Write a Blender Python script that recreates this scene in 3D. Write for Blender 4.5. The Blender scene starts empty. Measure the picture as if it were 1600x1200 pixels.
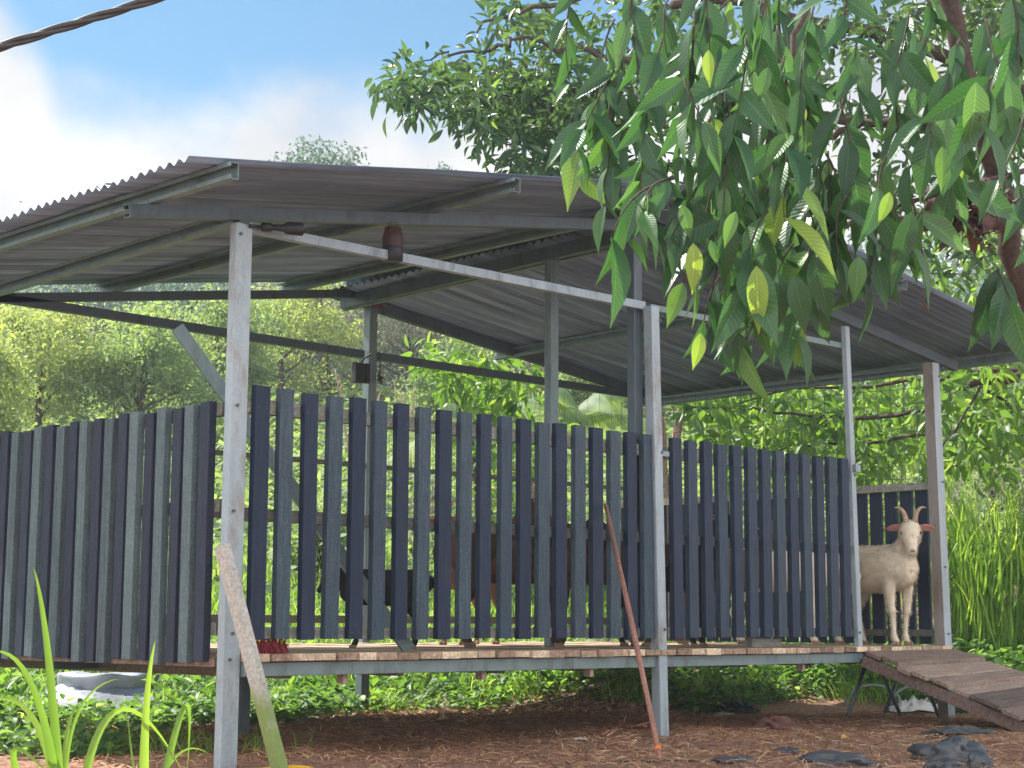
import bpy, math, random
import numpy as np
from mathutils import Vector, Matrix
random.seed(7); rng = np.random.default_rng(7)
R_ = math.radians
S = bpy.context.scene
COL = S.collection

# ------------------------------------------------------------------ camera
F_PX, YAW, PITCH, ROLL = 2641.286, .7849, .1409, .0039      # focal length for a 1600 px wide frame
CAM = np.array([-4.8271, -6.5697, .0799])
cy_, sy_, cp_, sp_ = math.cos(YAW), math.sin(YAW), math.cos(PITCH), math.sin(PITCH)
FW = np.array([sy_*cp_, cy_*cp_, sp_]); r0 = np.array([cy_, -sy_, 0]); u0 = np.cross(r0, FW)
RT = math.cos(ROLL)*r0 + math.sin(ROLL)*u0
UP = -math.sin(ROLL)*r0 + math.cos(ROLL)*u0
cam = bpy.data.cameras.new('camera'); camo = bpy.data.objects.new('camera', cam); COL.objects.link(camo)
cam.sensor_width = 36; cam.lens = 36*F_PX/1600; cam.clip_start = .05; cam.clip_end = 3000
M = Matrix(((RT[0], UP[0], -FW[0], CAM[0]), (RT[1], UP[1], -FW[1], CAM[1]), (RT[2], UP[2], -FW[2], CAM[2]), (0, 0, 0, 1)))
camo.matrix_world = M
S.camera = camo
S.render.resolution_x = 1024; S.render.resolution_y = 768
def ray(x, y): return FW + RT*(x-800)/F_PX + UP*(600-y)/F_PX
def at_n(x, y, n, d):
    v = ray(x, y); n = np.array(n, float); return CAM + v*(d - n@CAM)/(n@v)
def atY(x, y, v): return at_n(x, y, (0, 1, 0), v)
def atX(x, y, v): return at_n(x, y, (1, 0, 0), v)
def atZ(x, y, v): return at_n(x, y, (0, 0, 1), v)
def atd(x, y, d): return CAM + ray(x, y)*d                    # d metres along the view axis

# ------------------------------------------------------------------ world, sun, exposure
SUN_EL, SUN_AZ = R_(50), R_(100)      # azimuth of the sun, counter-clockwise from +x
S.view_settings.view_transform = 'Standard'; S.view_settings.look = 'None'
S.view_settings.exposure = 1.72; S.view_settings.gamma = 1
W = bpy.data.worlds.new('World'); S.world = W; W.use_nodes = True
nt = W.node_tree; nt.nodes.clear()
def N(nt, t, **k):
    n = nt.nodes.new(t)
    for a, b in k.items(): setattr(n, a, b)
    return n
def LK(nt, a, b): nt.links.new(a, b)
def math_n(nt, op, a, b=None, clamp=False):
    n = N(nt, 'ShaderNodeMath', operation=op, use_clamp=clamp)
    for i, v in enumerate((a, b)):
        if v is None: continue
        if isinstance(v, (int, float)): n.inputs[i].default_value = v
        else: LK(nt, v, n.inputs[i])
    return n.outputs[0]
sky = N(nt, 'ShaderNodeTexSky', sky_type='NISHITA'); sky.sun_disc = False
sky.sun_elevation = SUN_EL; sky.sun_rotation = R_(90) - SUN_AZ
sky.air_density = 1.0; sky.dust_density = .6; sky.ozone_density = 1.5
tc = N(nt, 'ShaderNodeTexCoord')
sep = N(nt, 'ShaderNodeSeparateXYZ'); LK(nt, tc.outputs['Generated'], sep.inputs[0])
ns = N(nt, 'ShaderNodeTexNoise'); ns.inputs['Scale'].default_value = 5.5; ns.inputs['Detail'].default_value = 7; ns.inputs['Roughness'].default_value = .55
LK(nt, tc.outputs['Generated'], ns.inputs['Vector'])
# side = how far to the left of the view azimuth, sine
side = math_n(nt, 'ADD', math_n(nt, 'MULTIPLY', sep.outputs[0], -cy_), math_n(nt, 'MULTIPLY', sep.outputs[1], sy_))
left = math_n(nt, 'MULTIPLY', math_n(nt, 'SUBTRACT', side, .255), 24.0)
left = math_n(nt, 'MAXIMUM', left, 0)
right = math_n(nt, 'MULTIPLY', math_n(nt, 'SUBTRACT', math_n(nt, 'MULTIPLY', side, -1), .03), 6)
right = math_n(nt, 'MAXIMUM', right, 0)
low = math_n(nt, 'MULTIPLY', math_n(nt, 'SUBTRACT', .283, sep.outputs[2]), 12)
low = math_n(nt, 'ADD', low, math_n(nt, 'MULTIPLY', side, .9))
fwd = math_n(nt, 'ADD', math_n(nt, 'MULTIPLY', sep.outputs[0], sy_), math_n(nt, 'MULTIPLY', sep.outputs[1], cy_))
back = math_n(nt, 'MAXIMUM', math_n(nt, 'MULTIPLY', math_n(nt, 'SUBTRACT', .55, fwd), 4), 0)  # unseen cloud cover added behind the camera as fill light
low = math_n(nt, 'ADD', low, back)
msk = math_n(nt, 'ADD', math_n(nt, 'MULTIPLY', math_n(nt, 'SUBTRACT', ns.outputs[0], .5), 2.6), low)
msk = math_n(nt, 'ADD', math_n(nt, 'ADD', msk, left), right)
mr = N(nt, 'ShaderNodeMapRange', interpolation_type='SMOOTHSTEP'); mr.inputs['From Min'].default_value = -.25; mr.inputs['From Max'].default_value = .55
LK(nt, msk, mr.inputs['Value'])
ns2 = N(nt, 'ShaderNodeTexNoise'); ns2.inputs['Scale'].default_value = 9; ns2.inputs['Detail'].default_value = 5
LK(nt, tc.outputs['Generated'], ns2.inputs['Vector'])
cr = N(nt, 'ShaderNodeValToRGB'); cr.color_ramp.elements[0].position = .35; cr.color_ramp.elements[1].position = .62
cr.color_ramp.elements[0].color = (2.25, 2.3, 2.4, 1); cr.color_ramp.elements[1].color = (3.2, 3.2, 3.15, 1)
LK(nt, ns2.outputs[0], cr.inputs[0])
skm = N(nt, 'ShaderNodeMix', data_type='RGBA', blend_type='MULTIPLY'); skm.inputs[0].default_value = 1
LK(nt, sky.outputs[0], skm.inputs[6]); skm.inputs[7].default_value = (.27, .42, .45, 1)
mx = N(nt, 'ShaderNodeMix', data_type='RGBA')
bk = math_n(nt, 'ADD', 1, math_n(nt, 'MULTIPLY', math_n(nt, 'MINIMUM', back, 1), 1.3))  # boosts the added clouds behind the camera to lift the shaded front
cb = N(nt, 'ShaderNodeMix', data_type='RGBA', blend_type='MULTIPLY'); cb.inputs[0].default_value = 1; cb.clamp_result = False
LK(nt, cr.outputs[0], cb.inputs[6]); cc = N(nt, 'ShaderNodeCombineXYZ'); [LK(nt, bk, cc.inputs[i]) for i in range(3)]; LK(nt, cc.outputs[0], cb.inputs[7])
LK(nt, mr.outputs[0], mx.inputs[0]); LK(nt, skm.outputs[2], mx.inputs[6]); LK(nt, cb.outputs[2], mx.inputs[7])
bg = N(nt, 'ShaderNodeBackground'); bg.inputs[1].default_value = .1
LK(nt, mx.outputs[2], bg.inputs[0])
wo = N(nt, 'ShaderNodeOutputWorld'); LK(nt, bg.outputs[0], wo.inputs[0])
sl = bpy.data.lights.new('sun', 'SUN'); sl.energy = 3.1; sl.angle = R_(.8); sl.color = (1, .95, .86)
so = bpy.data.objects.new('sun', sl); COL.objects.link(so)
sd = Vector((math.cos(SUN_EL)*math.cos(SUN_AZ), math.cos(SUN_EL)*math.sin(SUN_AZ), math.sin(SUN_EL)))
so.rotation_euler = sd.to_track_quat('Z', 'Y').to_euler()
so.location = sd*30

# ------------------------------------------------------------------ object helpers
def tag(o, label=None, cat=None, group=None, kind=None):
    if label: o['label'] = label
    if cat: o['category'] = cat
    if group: o['group'] = group
    if kind: o['kind'] = kind
    return o
def empty(name, loc=(0, 0, 0), rz=0, **k):
    o = bpy.data.objects.new(name, None); COL.objects.link(o); o.location = [float(v) for v in loc]; o.rotation_euler = (0, 0, rz)
    o.empty_display_size = .1
    return tag(o, **k)
def link(name, me, mat=None, parent=None, smooth=False, **k):
    o = bpy.data.objects.new(name, me); COL.objects.link(o)
    if mat is not None and not me.materials: me.materials.append(mat)
    if parent: o.parent = parent
    if smooth: me.polygons.foreach_set('use_smooth', [True]*len(me.polygons))
    return tag(o, **k)
class MB:
    """collects boxes, tubes and polygons into one mesh; every face carries a 'tint'"""
    def __init__(s): s.v = []; s.f = []; s.t = []
    def poly(s, pts, faces, tint=.5):
        b = len(s.v); s.v += [tuple(float(c) for c in p) for p in pts]
        for f in faces: s.f.append([b+i for i in f]); s.t.append(tint)
    def box(s, a, b, tint=.5):
        (x0, y0, z0), (x1, y1, z1) = a, b
        s.poly([(x0, y0, z0), (x1, y0, z0), (x1, y1, z0), (x0, y1, z0), (x0, y0, z1), (x1, y0, z1), (x1, y1, z1), (x0, y1, z1)],
               [(0, 3, 2, 1), (4, 5, 6, 7), (0, 1, 5, 4), (1, 2, 6, 5), (2, 3, 7, 6), (3, 0, 4, 7)], tint)
    def bar(s, p, q, w, h, up=(0, 0, 1), tint=.5, w2=None, h2=None):
        p, q = Vector([float(c) for c in p]), Vector([float(c) for c in q]); d = (q-p).normalized(); u = Vector(up)
        sx = d.cross(u).normalized(); uu = sx.cross(d).normalized()
        w2 = w if w2 is None else w2; h2 = h if h2 is None else h2
        pts = []
        for c, ww, hh in ((p, w, h), (q, w2, h2)):
            for a, b in ((-1, -1), (1, -1), (1, 1), (-1, 1)): pts.append(c + sx*a*ww/2 + uu*b*hh/2)
        s.poly(pts, [(0, 1, 2, 3), (7, 6, 5, 4), (0, 4, 5, 1), (1, 5, 6, 2), (2, 6, 7, 3), (3, 7, 4, 0)], tint)
    def channel(s, p, q, w, h, t=.004, tint=.5, flip=1):
        """C-section: web on one side, two flanges with lips"""
        p, q = Vector([float(c) for c in p]), Vector([float(c) for c in q]); d = (q-p).normalized()
        sx = d.cross(Vector((0, 0, 1))).normalized()*flip; uu = Vector((0, 0, 1)); uu = (uu - d*uu.dot(d)).normalized()
        prof = [(-w/2+t, h/2-t-.015), (-w/2+t, h/2-t), (w/2-t, h/2-t), (w/2-t, -h/2+t), (-w/2+t, -h/2+t), (-w/2+t, -h/2+t+.015),
                (-w/2, -h/2+t+.015), (-w/2, -h/2), (w/2, -h/2), (w/2, h/2), (-w/2, h/2), (-w/2, h/2-t-.015)]
        n = len(prof); pts = [c + sx*a + uu*b for c in (p, q) for a, b in prof]
        fs = [(i, (i+1) % n, n+(i+1) % n, n+i) for i in range(n)] + [tuple(range(n))[::-1], tuple(range(n, 2*n))]
        s.poly(pts, fs, tint)
    def tube(s, path, rad, seg=8, tint=.5, cap=True):
        path = [Vector([float(c) for c in p]) for p in path]
        if not hasattr(rad, '__len__'): rad = [rad]*len(path)
        b = len(s.v); u = None
        for i, p in enumerate(path):
            d = (path[min(i+1, len(path)-1)] - path[max(i-1, 0)]).normalized()
            if u is None: u = d.orthogonal().normalized()
            u = (u - d*u.dot(d)).normalized(); w = d.cross(u)
            for k in range(seg):
                a = 2*math.pi*k/seg; c = p + (u*math.cos(a) + w*math.sin(a))*rad[i]; s.v.append(tuple(c))
        for i in range(len(path)-1):
            for k in range(seg):
                s.f.append([b+i*seg+k, b+i*seg+(k+1) % seg, b+(i+1)*seg+(k+1) % seg, b+(i+1)*seg+k]); s.t.append(tint)
        if cap:
            s.f.append([b+k for k in range(seg)][::-1]); s.t.append(tint)
            s.f.append([b+(len(path)-1)*seg+k for k in range(seg)]); s.t.append(tint)
    def lathe(s, c, prof, seg=16, tint=.5):
        c = Vector([float(v) for v in c]); b = len(s.v); n = len(prof)
        for r, z in prof:
            for k in range(seg):
                a = 2*math.pi*k/seg; s.v.append((c.x+r*math.cos(a), c.y+r*math.sin(a), c.z+z))
        for i in range(n-1):
            for k in range(seg):
                s.f.append([b+i*seg+k, b+i*seg+(k+1) % seg, b+(i+1)*seg+(k+1) % seg, b+(i+1)*seg+k]); s.t.append(tint)
        s.f.append([b+k for k in range(seg)][::-1]); s.t.append(tint)
        s.f.append([b+(n-1)*seg+k for k in range(seg)]); s.t.append(tint)
    def mesh(s, name):
        me = bpy.data.meshes.new(name); me.from_pydata(s.v, [], s.f); me.update()
        a = me.attributes.new('tint', 'FLOAT', 'FACE'); a.data.foreach_set('value', s.t)
        return me
    def build(s, name, mat, parent=None, smooth=False, bevel=0, **k):
        o = link(name, s.mesh(name), mat, parent, smooth, **k)
        if bevel:
            m = o.modifiers.new('bevel', 'BEVEL'); m.width = bevel; m.segments = 2; m.limit_method = 'ANGLE'
        return o
def scatter_mesh(name, tv, tf, pos, mats, tint, uv=None):
    """many copies of one template: pos (N,3), mats (N,3,3) columns = local axes (scaled)"""
    tv = np.asarray(tv, float); pos = np.asarray(pos, float); n = len(pos); nv = len(tv)
    V = np.einsum('nij,vj->nvi', mats, tv) + pos[:, None, :]
    sizes = np.array([len(f) for f in tf]); flat = np.concatenate([np.array(f) for f in tf])
    idx = (flat[None, :] + (np.arange(n)*nv)[:, None]).ravel()
    me = bpy.data.meshes.new(name)
    me.vertices.add(n*nv); me.vertices.foreach_set('co', V.ravel())
    me.loops.add(len(idx)); me.loops.foreach_set('vertex_index', idx.astype(np.int32))
    me.polygons.add(n*len(tf)); st = np.concatenate([[0], np.cumsum(sizes)[:-1]])
    starts = (st[None, :] + (np.arange(n)*len(flat))[:, None]).ravel()
    me.polygons.foreach_set('loop_start', starts.astype(np.int32))
    me.update(calc_edges=True)
    a = me.attributes.new('tint', 'FLOAT', 'FACE'); a.data.foreach_set('value', np.repeat(tint, len(tf)).astype(np.float32))
    if uv is not None:
        l = me.uv_layers.new(name='uv'); u = np.asarray(uv)[flat]
        l.data.foreach_set('uv', np.tile(u, (n, 1)).ravel())
    me.polygons.foreach_set('use_smooth', np.ones(n*len(tf), bool))
    return me
def nrm(a): return a/np.maximum(np.linalg.norm(a, axis=-1, keepdims=True), 1e-9)
def frames(ax, nm, ln, wd):
    """matrices: local y = leaf axis (ax), local z = leaf normal, x = width"""
    y = nrm(ax); x = nrm(np.cross(y, nm)); z = np.cross(x, y)
    return np.stack([x*wd[:, None], y*ln[:, None], z*ln[:, None]], axis=-1)
def rvec(n): return nrm(rng.normal(size=(n, 3)))
def noise1(x, k=0): return math.sin(x*1.7+k)+.5*math.sin(x*3.9+k*2.1)+.25*math.sin(x*8.3+k*1.3)

# leaf templates -------------------------------------------------------------
def leaf_small():
    v = [(0, 0, 0), (-.5, .45, .06), (0, .45, -.04), (.5, .45, .06), (0, 1, -.06)]
    f = [(0, 2, 1), (0, 3, 2), (1, 2, 4), (2, 3, 4)]
    return v, f, [(a+.5, b) for a, b, c in v]
def leaf_big(droop=.25, wav=.006):
    v, f, u = [], [], []; nl, nw = 12, 3
    for i in range(nl+1):
        t = i/nl
        w = math.sin(math.pi*min(1, t*1.02)**.82)*.5*(1-.25*t) if t < .97 else .0
        w = max(w, .012)
        for j in range(-nw, nw+1):
            s_ = j/nw
            v.append((w*s_, t, -droop*t*t + abs(s_)*w*.16 + wav*math.sin(i*2.1+abs(j))*abs(s_))); u.append((s_*.5+.5, t))
    k = 2*nw+1
    for i in range(nl):
        for j in range(2*nw): f.append((i*k+j, i*k+j+1, (i+1)*k+j+1, (i+1)*k+j))
    return v, f, u
def leaf_mid():
    v, f, u = [], [], []; prof = [.03, .32, .48, .46, .3, .02]
    for i, w in enumerate(prof):
        t = i/5
        for s_ in (-1, 0, 1): v.append((w*s_, t, -.18*t*t + abs(s_)*w*.2)); u.append((s_*.5+.5, t))
    for i in range(5):
        for j in range(2): f.append((i*3+j, i*3+j+1, (i+1)*3+j+1, (i+1)*3+j))
    return v, f, u

# ------------------------------------------------------------------ materials
def mat(name, rough=.6, metal=0, spec=.5):
    m = bpy.data.materials.new(name); m.use_nodes = True; nt = m.node_tree
    b = nt.nodes['Principled BSDF']; b.inputs['Roughness'].default_value = rough; b.inputs['Metallic'].default_value = metal
    b.inputs['Specular IOR Level'].default_value = spec
    return m, nt, b
def ramp(nt, src, stops):
    c = N(nt, 'ShaderNodeValToRGB'); e = c.color_ramp.elements
    while len(e) < len(stops): e.new(.5)
    for i, (p, col) in enumerate(stops): e[i].position = p; e[i].color = (*col, 1)
    LK(nt, src, c.inputs[0]); return c.outputs[0]
def tex_noise(nt, scale, detail=5, rough=.6, stretch=None, coord='Object', dist=0):
    t = N(nt, 'ShaderNodeTexCoord'); v = t.outputs[coord]
    if stretch:
        mp = N(nt, 'ShaderNodeMapping'); mp.inputs['Scale'].default_value = stretch; LK(nt, v, mp.inputs[0]); v = mp.outputs[0]
    n = N(nt, 'ShaderNodeTexNoise'); n.inputs['Scale'].default_value = scale; n.inputs['Detail'].default_value = detail; n.inputs['Roughness'].default_value = rough
    n.inputs['Distortion'].default_value = dist
    LK(nt, v, n.inputs['Vector']); return n.outputs[0]
def mixc(nt, fac, a, b, blend='MIX'):
    m = N(nt, 'ShaderNodeMix', data_type='RGBA', blend_type=blend)
    for i, v in ((0, fac), (6, a), (7, b)):
        if isinstance(v, (int, float)): m.inputs[i].default_value = v
        elif isinstance(v, tuple): m.inputs[i].default_value = (*v, 1)
        else: LK(nt, v, m.inputs[i])
    return m.outputs[2]
def bump(nt, b, src, strength=.3, dist=.01):
    n = N(nt, 'ShaderNodeBump'); n.inputs['Strength'].default_value = strength; n.inputs['Distance'].default_value = dist
    LK(nt, src, n.inputs['Height']); LK(nt, n.outputs[0], b.inputs['Normal'])
def attr(nt, name='tint'):
    a = N(nt, 'ShaderNodeAttribute'); a.attribute_name = name; return a.outputs['Fac']
def mat_galv(name, c0, c1, dirt=(.22, .15, .1), dirt_z=None, metal=.15, rough=.5):
    m, nt, b = mat(name, rough, metal)
    n1 = tex_noise(nt, 9, 6, .7, (1, 1, .35)); n2 = tex_noise(nt, 90, 3, .6)
    col = ramp(nt, n1, [(.3, c0), (.7, c1)])
    col = mixc(nt, math_n(nt, 'MULTIPLY', n2, .5), col, tuple(c*1.5 for c in c1))
    n3 = tex_noise(nt, 5, 8, .75, (1.5, 1.5, .5))
    sp = ramp(nt, n3, [(.52, (0, 0, 0)), (.68, (1, 1, 1))])
    col = mixc(nt, math_n(nt, 'MULTIPLY', sp, .75), col, dirt)
    LK(nt, col, b.inputs['Base Color'])
    LK(nt, ramp(nt, n1, [(.2, (.35,)*3), (.8, (.65,)*3)]), b.inputs['Roughness'])
    bump(nt, b, n2, .12, .003)
    return m
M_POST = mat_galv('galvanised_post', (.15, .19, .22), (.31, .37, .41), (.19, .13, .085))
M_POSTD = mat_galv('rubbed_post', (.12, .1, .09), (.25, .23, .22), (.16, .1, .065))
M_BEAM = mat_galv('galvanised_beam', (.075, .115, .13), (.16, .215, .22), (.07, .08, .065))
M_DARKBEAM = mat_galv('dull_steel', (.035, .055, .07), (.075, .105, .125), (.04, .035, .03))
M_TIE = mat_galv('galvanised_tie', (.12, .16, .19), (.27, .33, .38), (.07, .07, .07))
def mat_roof():
    m, nt, b = mat('corrugated_iron', .55, .1)
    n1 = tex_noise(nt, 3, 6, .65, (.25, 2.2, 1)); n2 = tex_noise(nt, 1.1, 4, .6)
    n4 = tex_noise(nt, 1, 5, .7, (.22, 13, 1))  # light and dark stripes along the ribs, rib shading painted into the colour
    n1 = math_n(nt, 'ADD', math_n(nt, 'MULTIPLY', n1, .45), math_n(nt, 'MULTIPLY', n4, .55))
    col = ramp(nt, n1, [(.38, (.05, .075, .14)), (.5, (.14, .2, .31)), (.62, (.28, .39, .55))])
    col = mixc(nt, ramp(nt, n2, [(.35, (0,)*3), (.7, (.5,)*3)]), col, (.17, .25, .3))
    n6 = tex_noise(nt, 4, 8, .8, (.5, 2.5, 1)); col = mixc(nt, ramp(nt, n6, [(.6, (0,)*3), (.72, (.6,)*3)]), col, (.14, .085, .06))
    LK(nt, col, b.inputs['Base Color']); bump(nt, b, tex_noise(nt, 60, 3), .1, .002)
    return m
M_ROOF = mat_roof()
def mat_wood(name, stops, grain=(14, 14, 1.2), scale=4, rough=.75, tintamt=1, bumps=.5, axis_noise=60, spec=.3):
    m, nt, b = mat(name, rough, 0, spec)
    n1 = tex_noise(nt, scale, 7, .65, grain); a = attr(nt)
    s_ = math_n(nt, 'ADD', math_n(nt, 'MULTIPLY', math_n(nt, 'SUBTRACT', n1, .5), .9), math_n(nt, 'MULTIPLY', a, tintamt))
    col = ramp(nt, s_, stops)
    n2 = tex_noise(nt, axis_noise, 4, .7)
    col = mixc(nt, ramp(nt, n2, [(.4, (0,)*3), (.75, (.8,)*3)]), col, mixc(nt, 1.0, col, (2.2, 2.1, 2.0), 'MULTIPLY'))
    n5 = tex_noise(nt, 2.3, 6, .7); col = mixc(nt, ramp(nt, n5, [(.45, (0,)*3), (.7, (.45,)*3)]), col, mixc(nt, 1.0, col, (1.35, 1.4, 1.35), 'MULTIPLY'))
    LK(nt, col, b.inputs['Base Color']); bump(nt, b, math_n(nt, 'ADD', n1, math_n(nt, 'MULTIPLY', n2, .5)), bumps, .004)
    return m
# slats: tint 0 = navy dark, 1 = grey green
M_SLAT = mat_wood('painted_slat', [(0, (.006, .0135, .034)), (.35, (.013, .026, .051)), (.65, (.027, .046, .067)), (1, (.055, .083, .103))], (12, 12, .9), 5, .6, 1, .8, 110)
M_SLAT2 = mat_wood('weathered_slat', [(0, (.01, .014, .031)), (.35, (.019, .027, .046)), (.65, (.036, .053, .066)), (1, (.075, .105, .118))], (12, 12, .8), 5, .68, 1, .8, 110)
M_DECK = mat_wood('deck_plank', [(0, (.09, .055, .04)), (.4, (.24, .165, .12)), (.7, (.42, .33, .24)), (1, (.62, .5, .36))], (9, .9, 9), 4, .8, .9, .5)
M_RAMP = mat_wood('ramp_plank', [(0, (.06, .045, .04)), (.4, (.17, .12, .1)), (.7, (.28, .2, .17)), (1, (.4, .33, .29))], (.9, 9, 9), 4, .6, .9, .6)
M_RAIL = mat_wood('rail_timber', [(0, (.05, .05, .045)), (.5, (.11, .115, .1)), (1, (.28, .29, .26))], (1, 9, 9), 4, .8, .8, .4)
def mat_plain(name, c, rough=.6, metal=0, var=.25, scale=20, spec=.5, bumps=.1):
    m, nt, b = mat(name, rough, metal, spec)
    n = tex_noise(nt, scale, 5, .6)
    LK(nt, ramp(nt, n, [(.3, tuple(v*(1-var) for v in c)), (.7, tuple(min(1, v*(1+var)) for v in c))]), b.inputs['Base Color'])
    bump(nt, b, n, bumps, .005); return m
def mat_leaf(name, stops, trans=.35, rough=.4, veins=0, tcol=None, spec=.5, tscale=1.0):
    m, nt, b = mat(name, rough, 0, spec)
    a = attr(nt); n = tex_noise(nt, 8, 3, .6, coord='Object')
    s_ = math_n(nt, 'ADD', a, math_n(nt, 'MULTIPLY', math_n(nt, 'SUBTRACT', n, .5), .25))
    col = ramp(nt, s_, stops)
    if veins:
        t = N(nt, 'ShaderNodeTexCoord'); sp = N(nt, 'ShaderNodeSeparateXYZ'); LK(nt, t.outputs['UV'], sp.inputs[0])
        d = math_n(nt, 'ABSOLUTE', math_n(nt, 'SUBTRACT', sp.outputs[0], .5))
        w = math_n(nt, 'SINE', math_n(nt, 'MULTIPLY', math_n(nt, 'SUBTRACT', sp.outputs[1], math_n(nt, 'MULTIPLY', d, .28)), veins*2*math.pi))
        w = math_n(nt, 'MULTIPLY', math_n(nt, 'ADD', w, 1), .5)
        wp = math_n(nt, 'POWER', w, 3)
        mid = math_n(nt, 'LESS_THAN', d, .022)
        col = mixc(nt, math_n(nt, 'MULTIPLY', wp, .45), col, mixc(nt, 1.0, col, (.45, .5, .5), 'MULTIPLY'))
        col = mixc(nt, math_n(nt, 'MULTIPLY', mid, .6), col, mixc(nt, 1.0, col, (2.2, 1.8, 2.0), 'MULTIPLY'))
        # scattered blemishes
        bn = tex_noise(nt, 30, 4, .7); col = mixc(nt, ramp(nt, bn, [(.64, (0,)*3), (.70, (.6,)*3)]), col, (.12, .09, .045))
        bump(nt, b, w, .15, .004)
    LK(nt, col, b.inputs['Base Color'])
    tr = N(nt, 'ShaderNodeBsdfTranslucent')
    tcl = mixc(nt, 1.0, col, tcol or (1.9, 1.8, .75), 'MULTIPLY'); LK(nt, tcl, tr.inputs[0])
    mxs = N(nt, 'ShaderNodeMixShader'); mxs.inputs[0].default_value = trans
    LK(nt, b.outputs[0], mxs.inputs[1]); LK(nt, tr.outputs[0], mxs.inputs[2])
    LK(nt, mxs.outputs[0], nt.nodes['Material Output'].inputs[0])
    return m
def g3(a, b, c, d=None):
    return [(0, a), (.45, b), (.8, c)] + ([(1, d)] if d else [])
M_LBIG = mat_leaf('durian_leaf', g3((.02, .065, .03), (.045, .13, .055), (.12, .25, .075), (.27, .4, .08)), .38, .4, 15)
M_LSMALL = mat_leaf('small_leaf', g3((.025, .055, .03), (.05, .1, .05), (.11, .19, .07), (.22, .33, .08)), .45, .38)
M_LMID = mat_leaf('mid_leaf', g3((.04, .09, .03), (.08, .17, .05), (.15, .27, .06), (.26, .38, .1)), .5, .45)
M_FAR = [mat_leaf('far_leaf_yellow', g3((.13, .19, .09), (.24, .31, .14), (.36, .42, .18), (.46, .45, .22)), .5, .6),  # far leaves paled and desaturated, distance haze mixed into their colours
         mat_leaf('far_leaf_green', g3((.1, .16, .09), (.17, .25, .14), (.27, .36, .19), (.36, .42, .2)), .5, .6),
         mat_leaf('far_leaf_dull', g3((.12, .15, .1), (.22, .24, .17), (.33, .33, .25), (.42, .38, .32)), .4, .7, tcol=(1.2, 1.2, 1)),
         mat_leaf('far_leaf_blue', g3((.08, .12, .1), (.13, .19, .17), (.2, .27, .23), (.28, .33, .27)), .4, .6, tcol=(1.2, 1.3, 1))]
M_GRASS = mat_leaf('grass_blade', g3((.07, .15, .035), (.16, .3, .055), (.3, .45, .09), (.45, .55, .2)), .5, .45)
M_WEED = mat_leaf('weed_leaf', g3((.04, .1, .035), (.09, .19, .055), (.18, .32, .08), (.32, .42, .22)), .5, .5)
M_STRAW = mat_leaf('straw', [(0, (.18, .08, .045)), (.4, (.44, .22, .13)), (.75, (.68, .4, .22)), (1, (.8, .66, .36))], .15, .8, tcol=(1, 1, 1))
M_BARK = mat_wood('bark', [(0, (.03, .022, .02)), (.5, (.07, .05, .042)), (1, (.2, .15, .12))], (6, 6, 2), 5, .9, .6, 1)
M_BARKP = mat_wood('pale_bark', [(0, (.16, .11, .1)), (.5, (.3, .21, .18)), (1, (.42, .33, .29))], (6, 6, 2), 5, .9, .6, 1)
M_ROCK = mat_plain('wet_rock', (.06, .065, .075), .42, 0, .5, 9, .5, .5)
M_BLACK = mat_plain('black_plastic', (.01, .012, .016), .55, 0, .2)
M_CABLE = mat_plain('cable_rubber', (.035, .032, .03), .5, 0, .4, 30)
M_WHITE = mat_plain('white_paper', (.75, .72, .7), .7, 0, .05)

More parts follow.
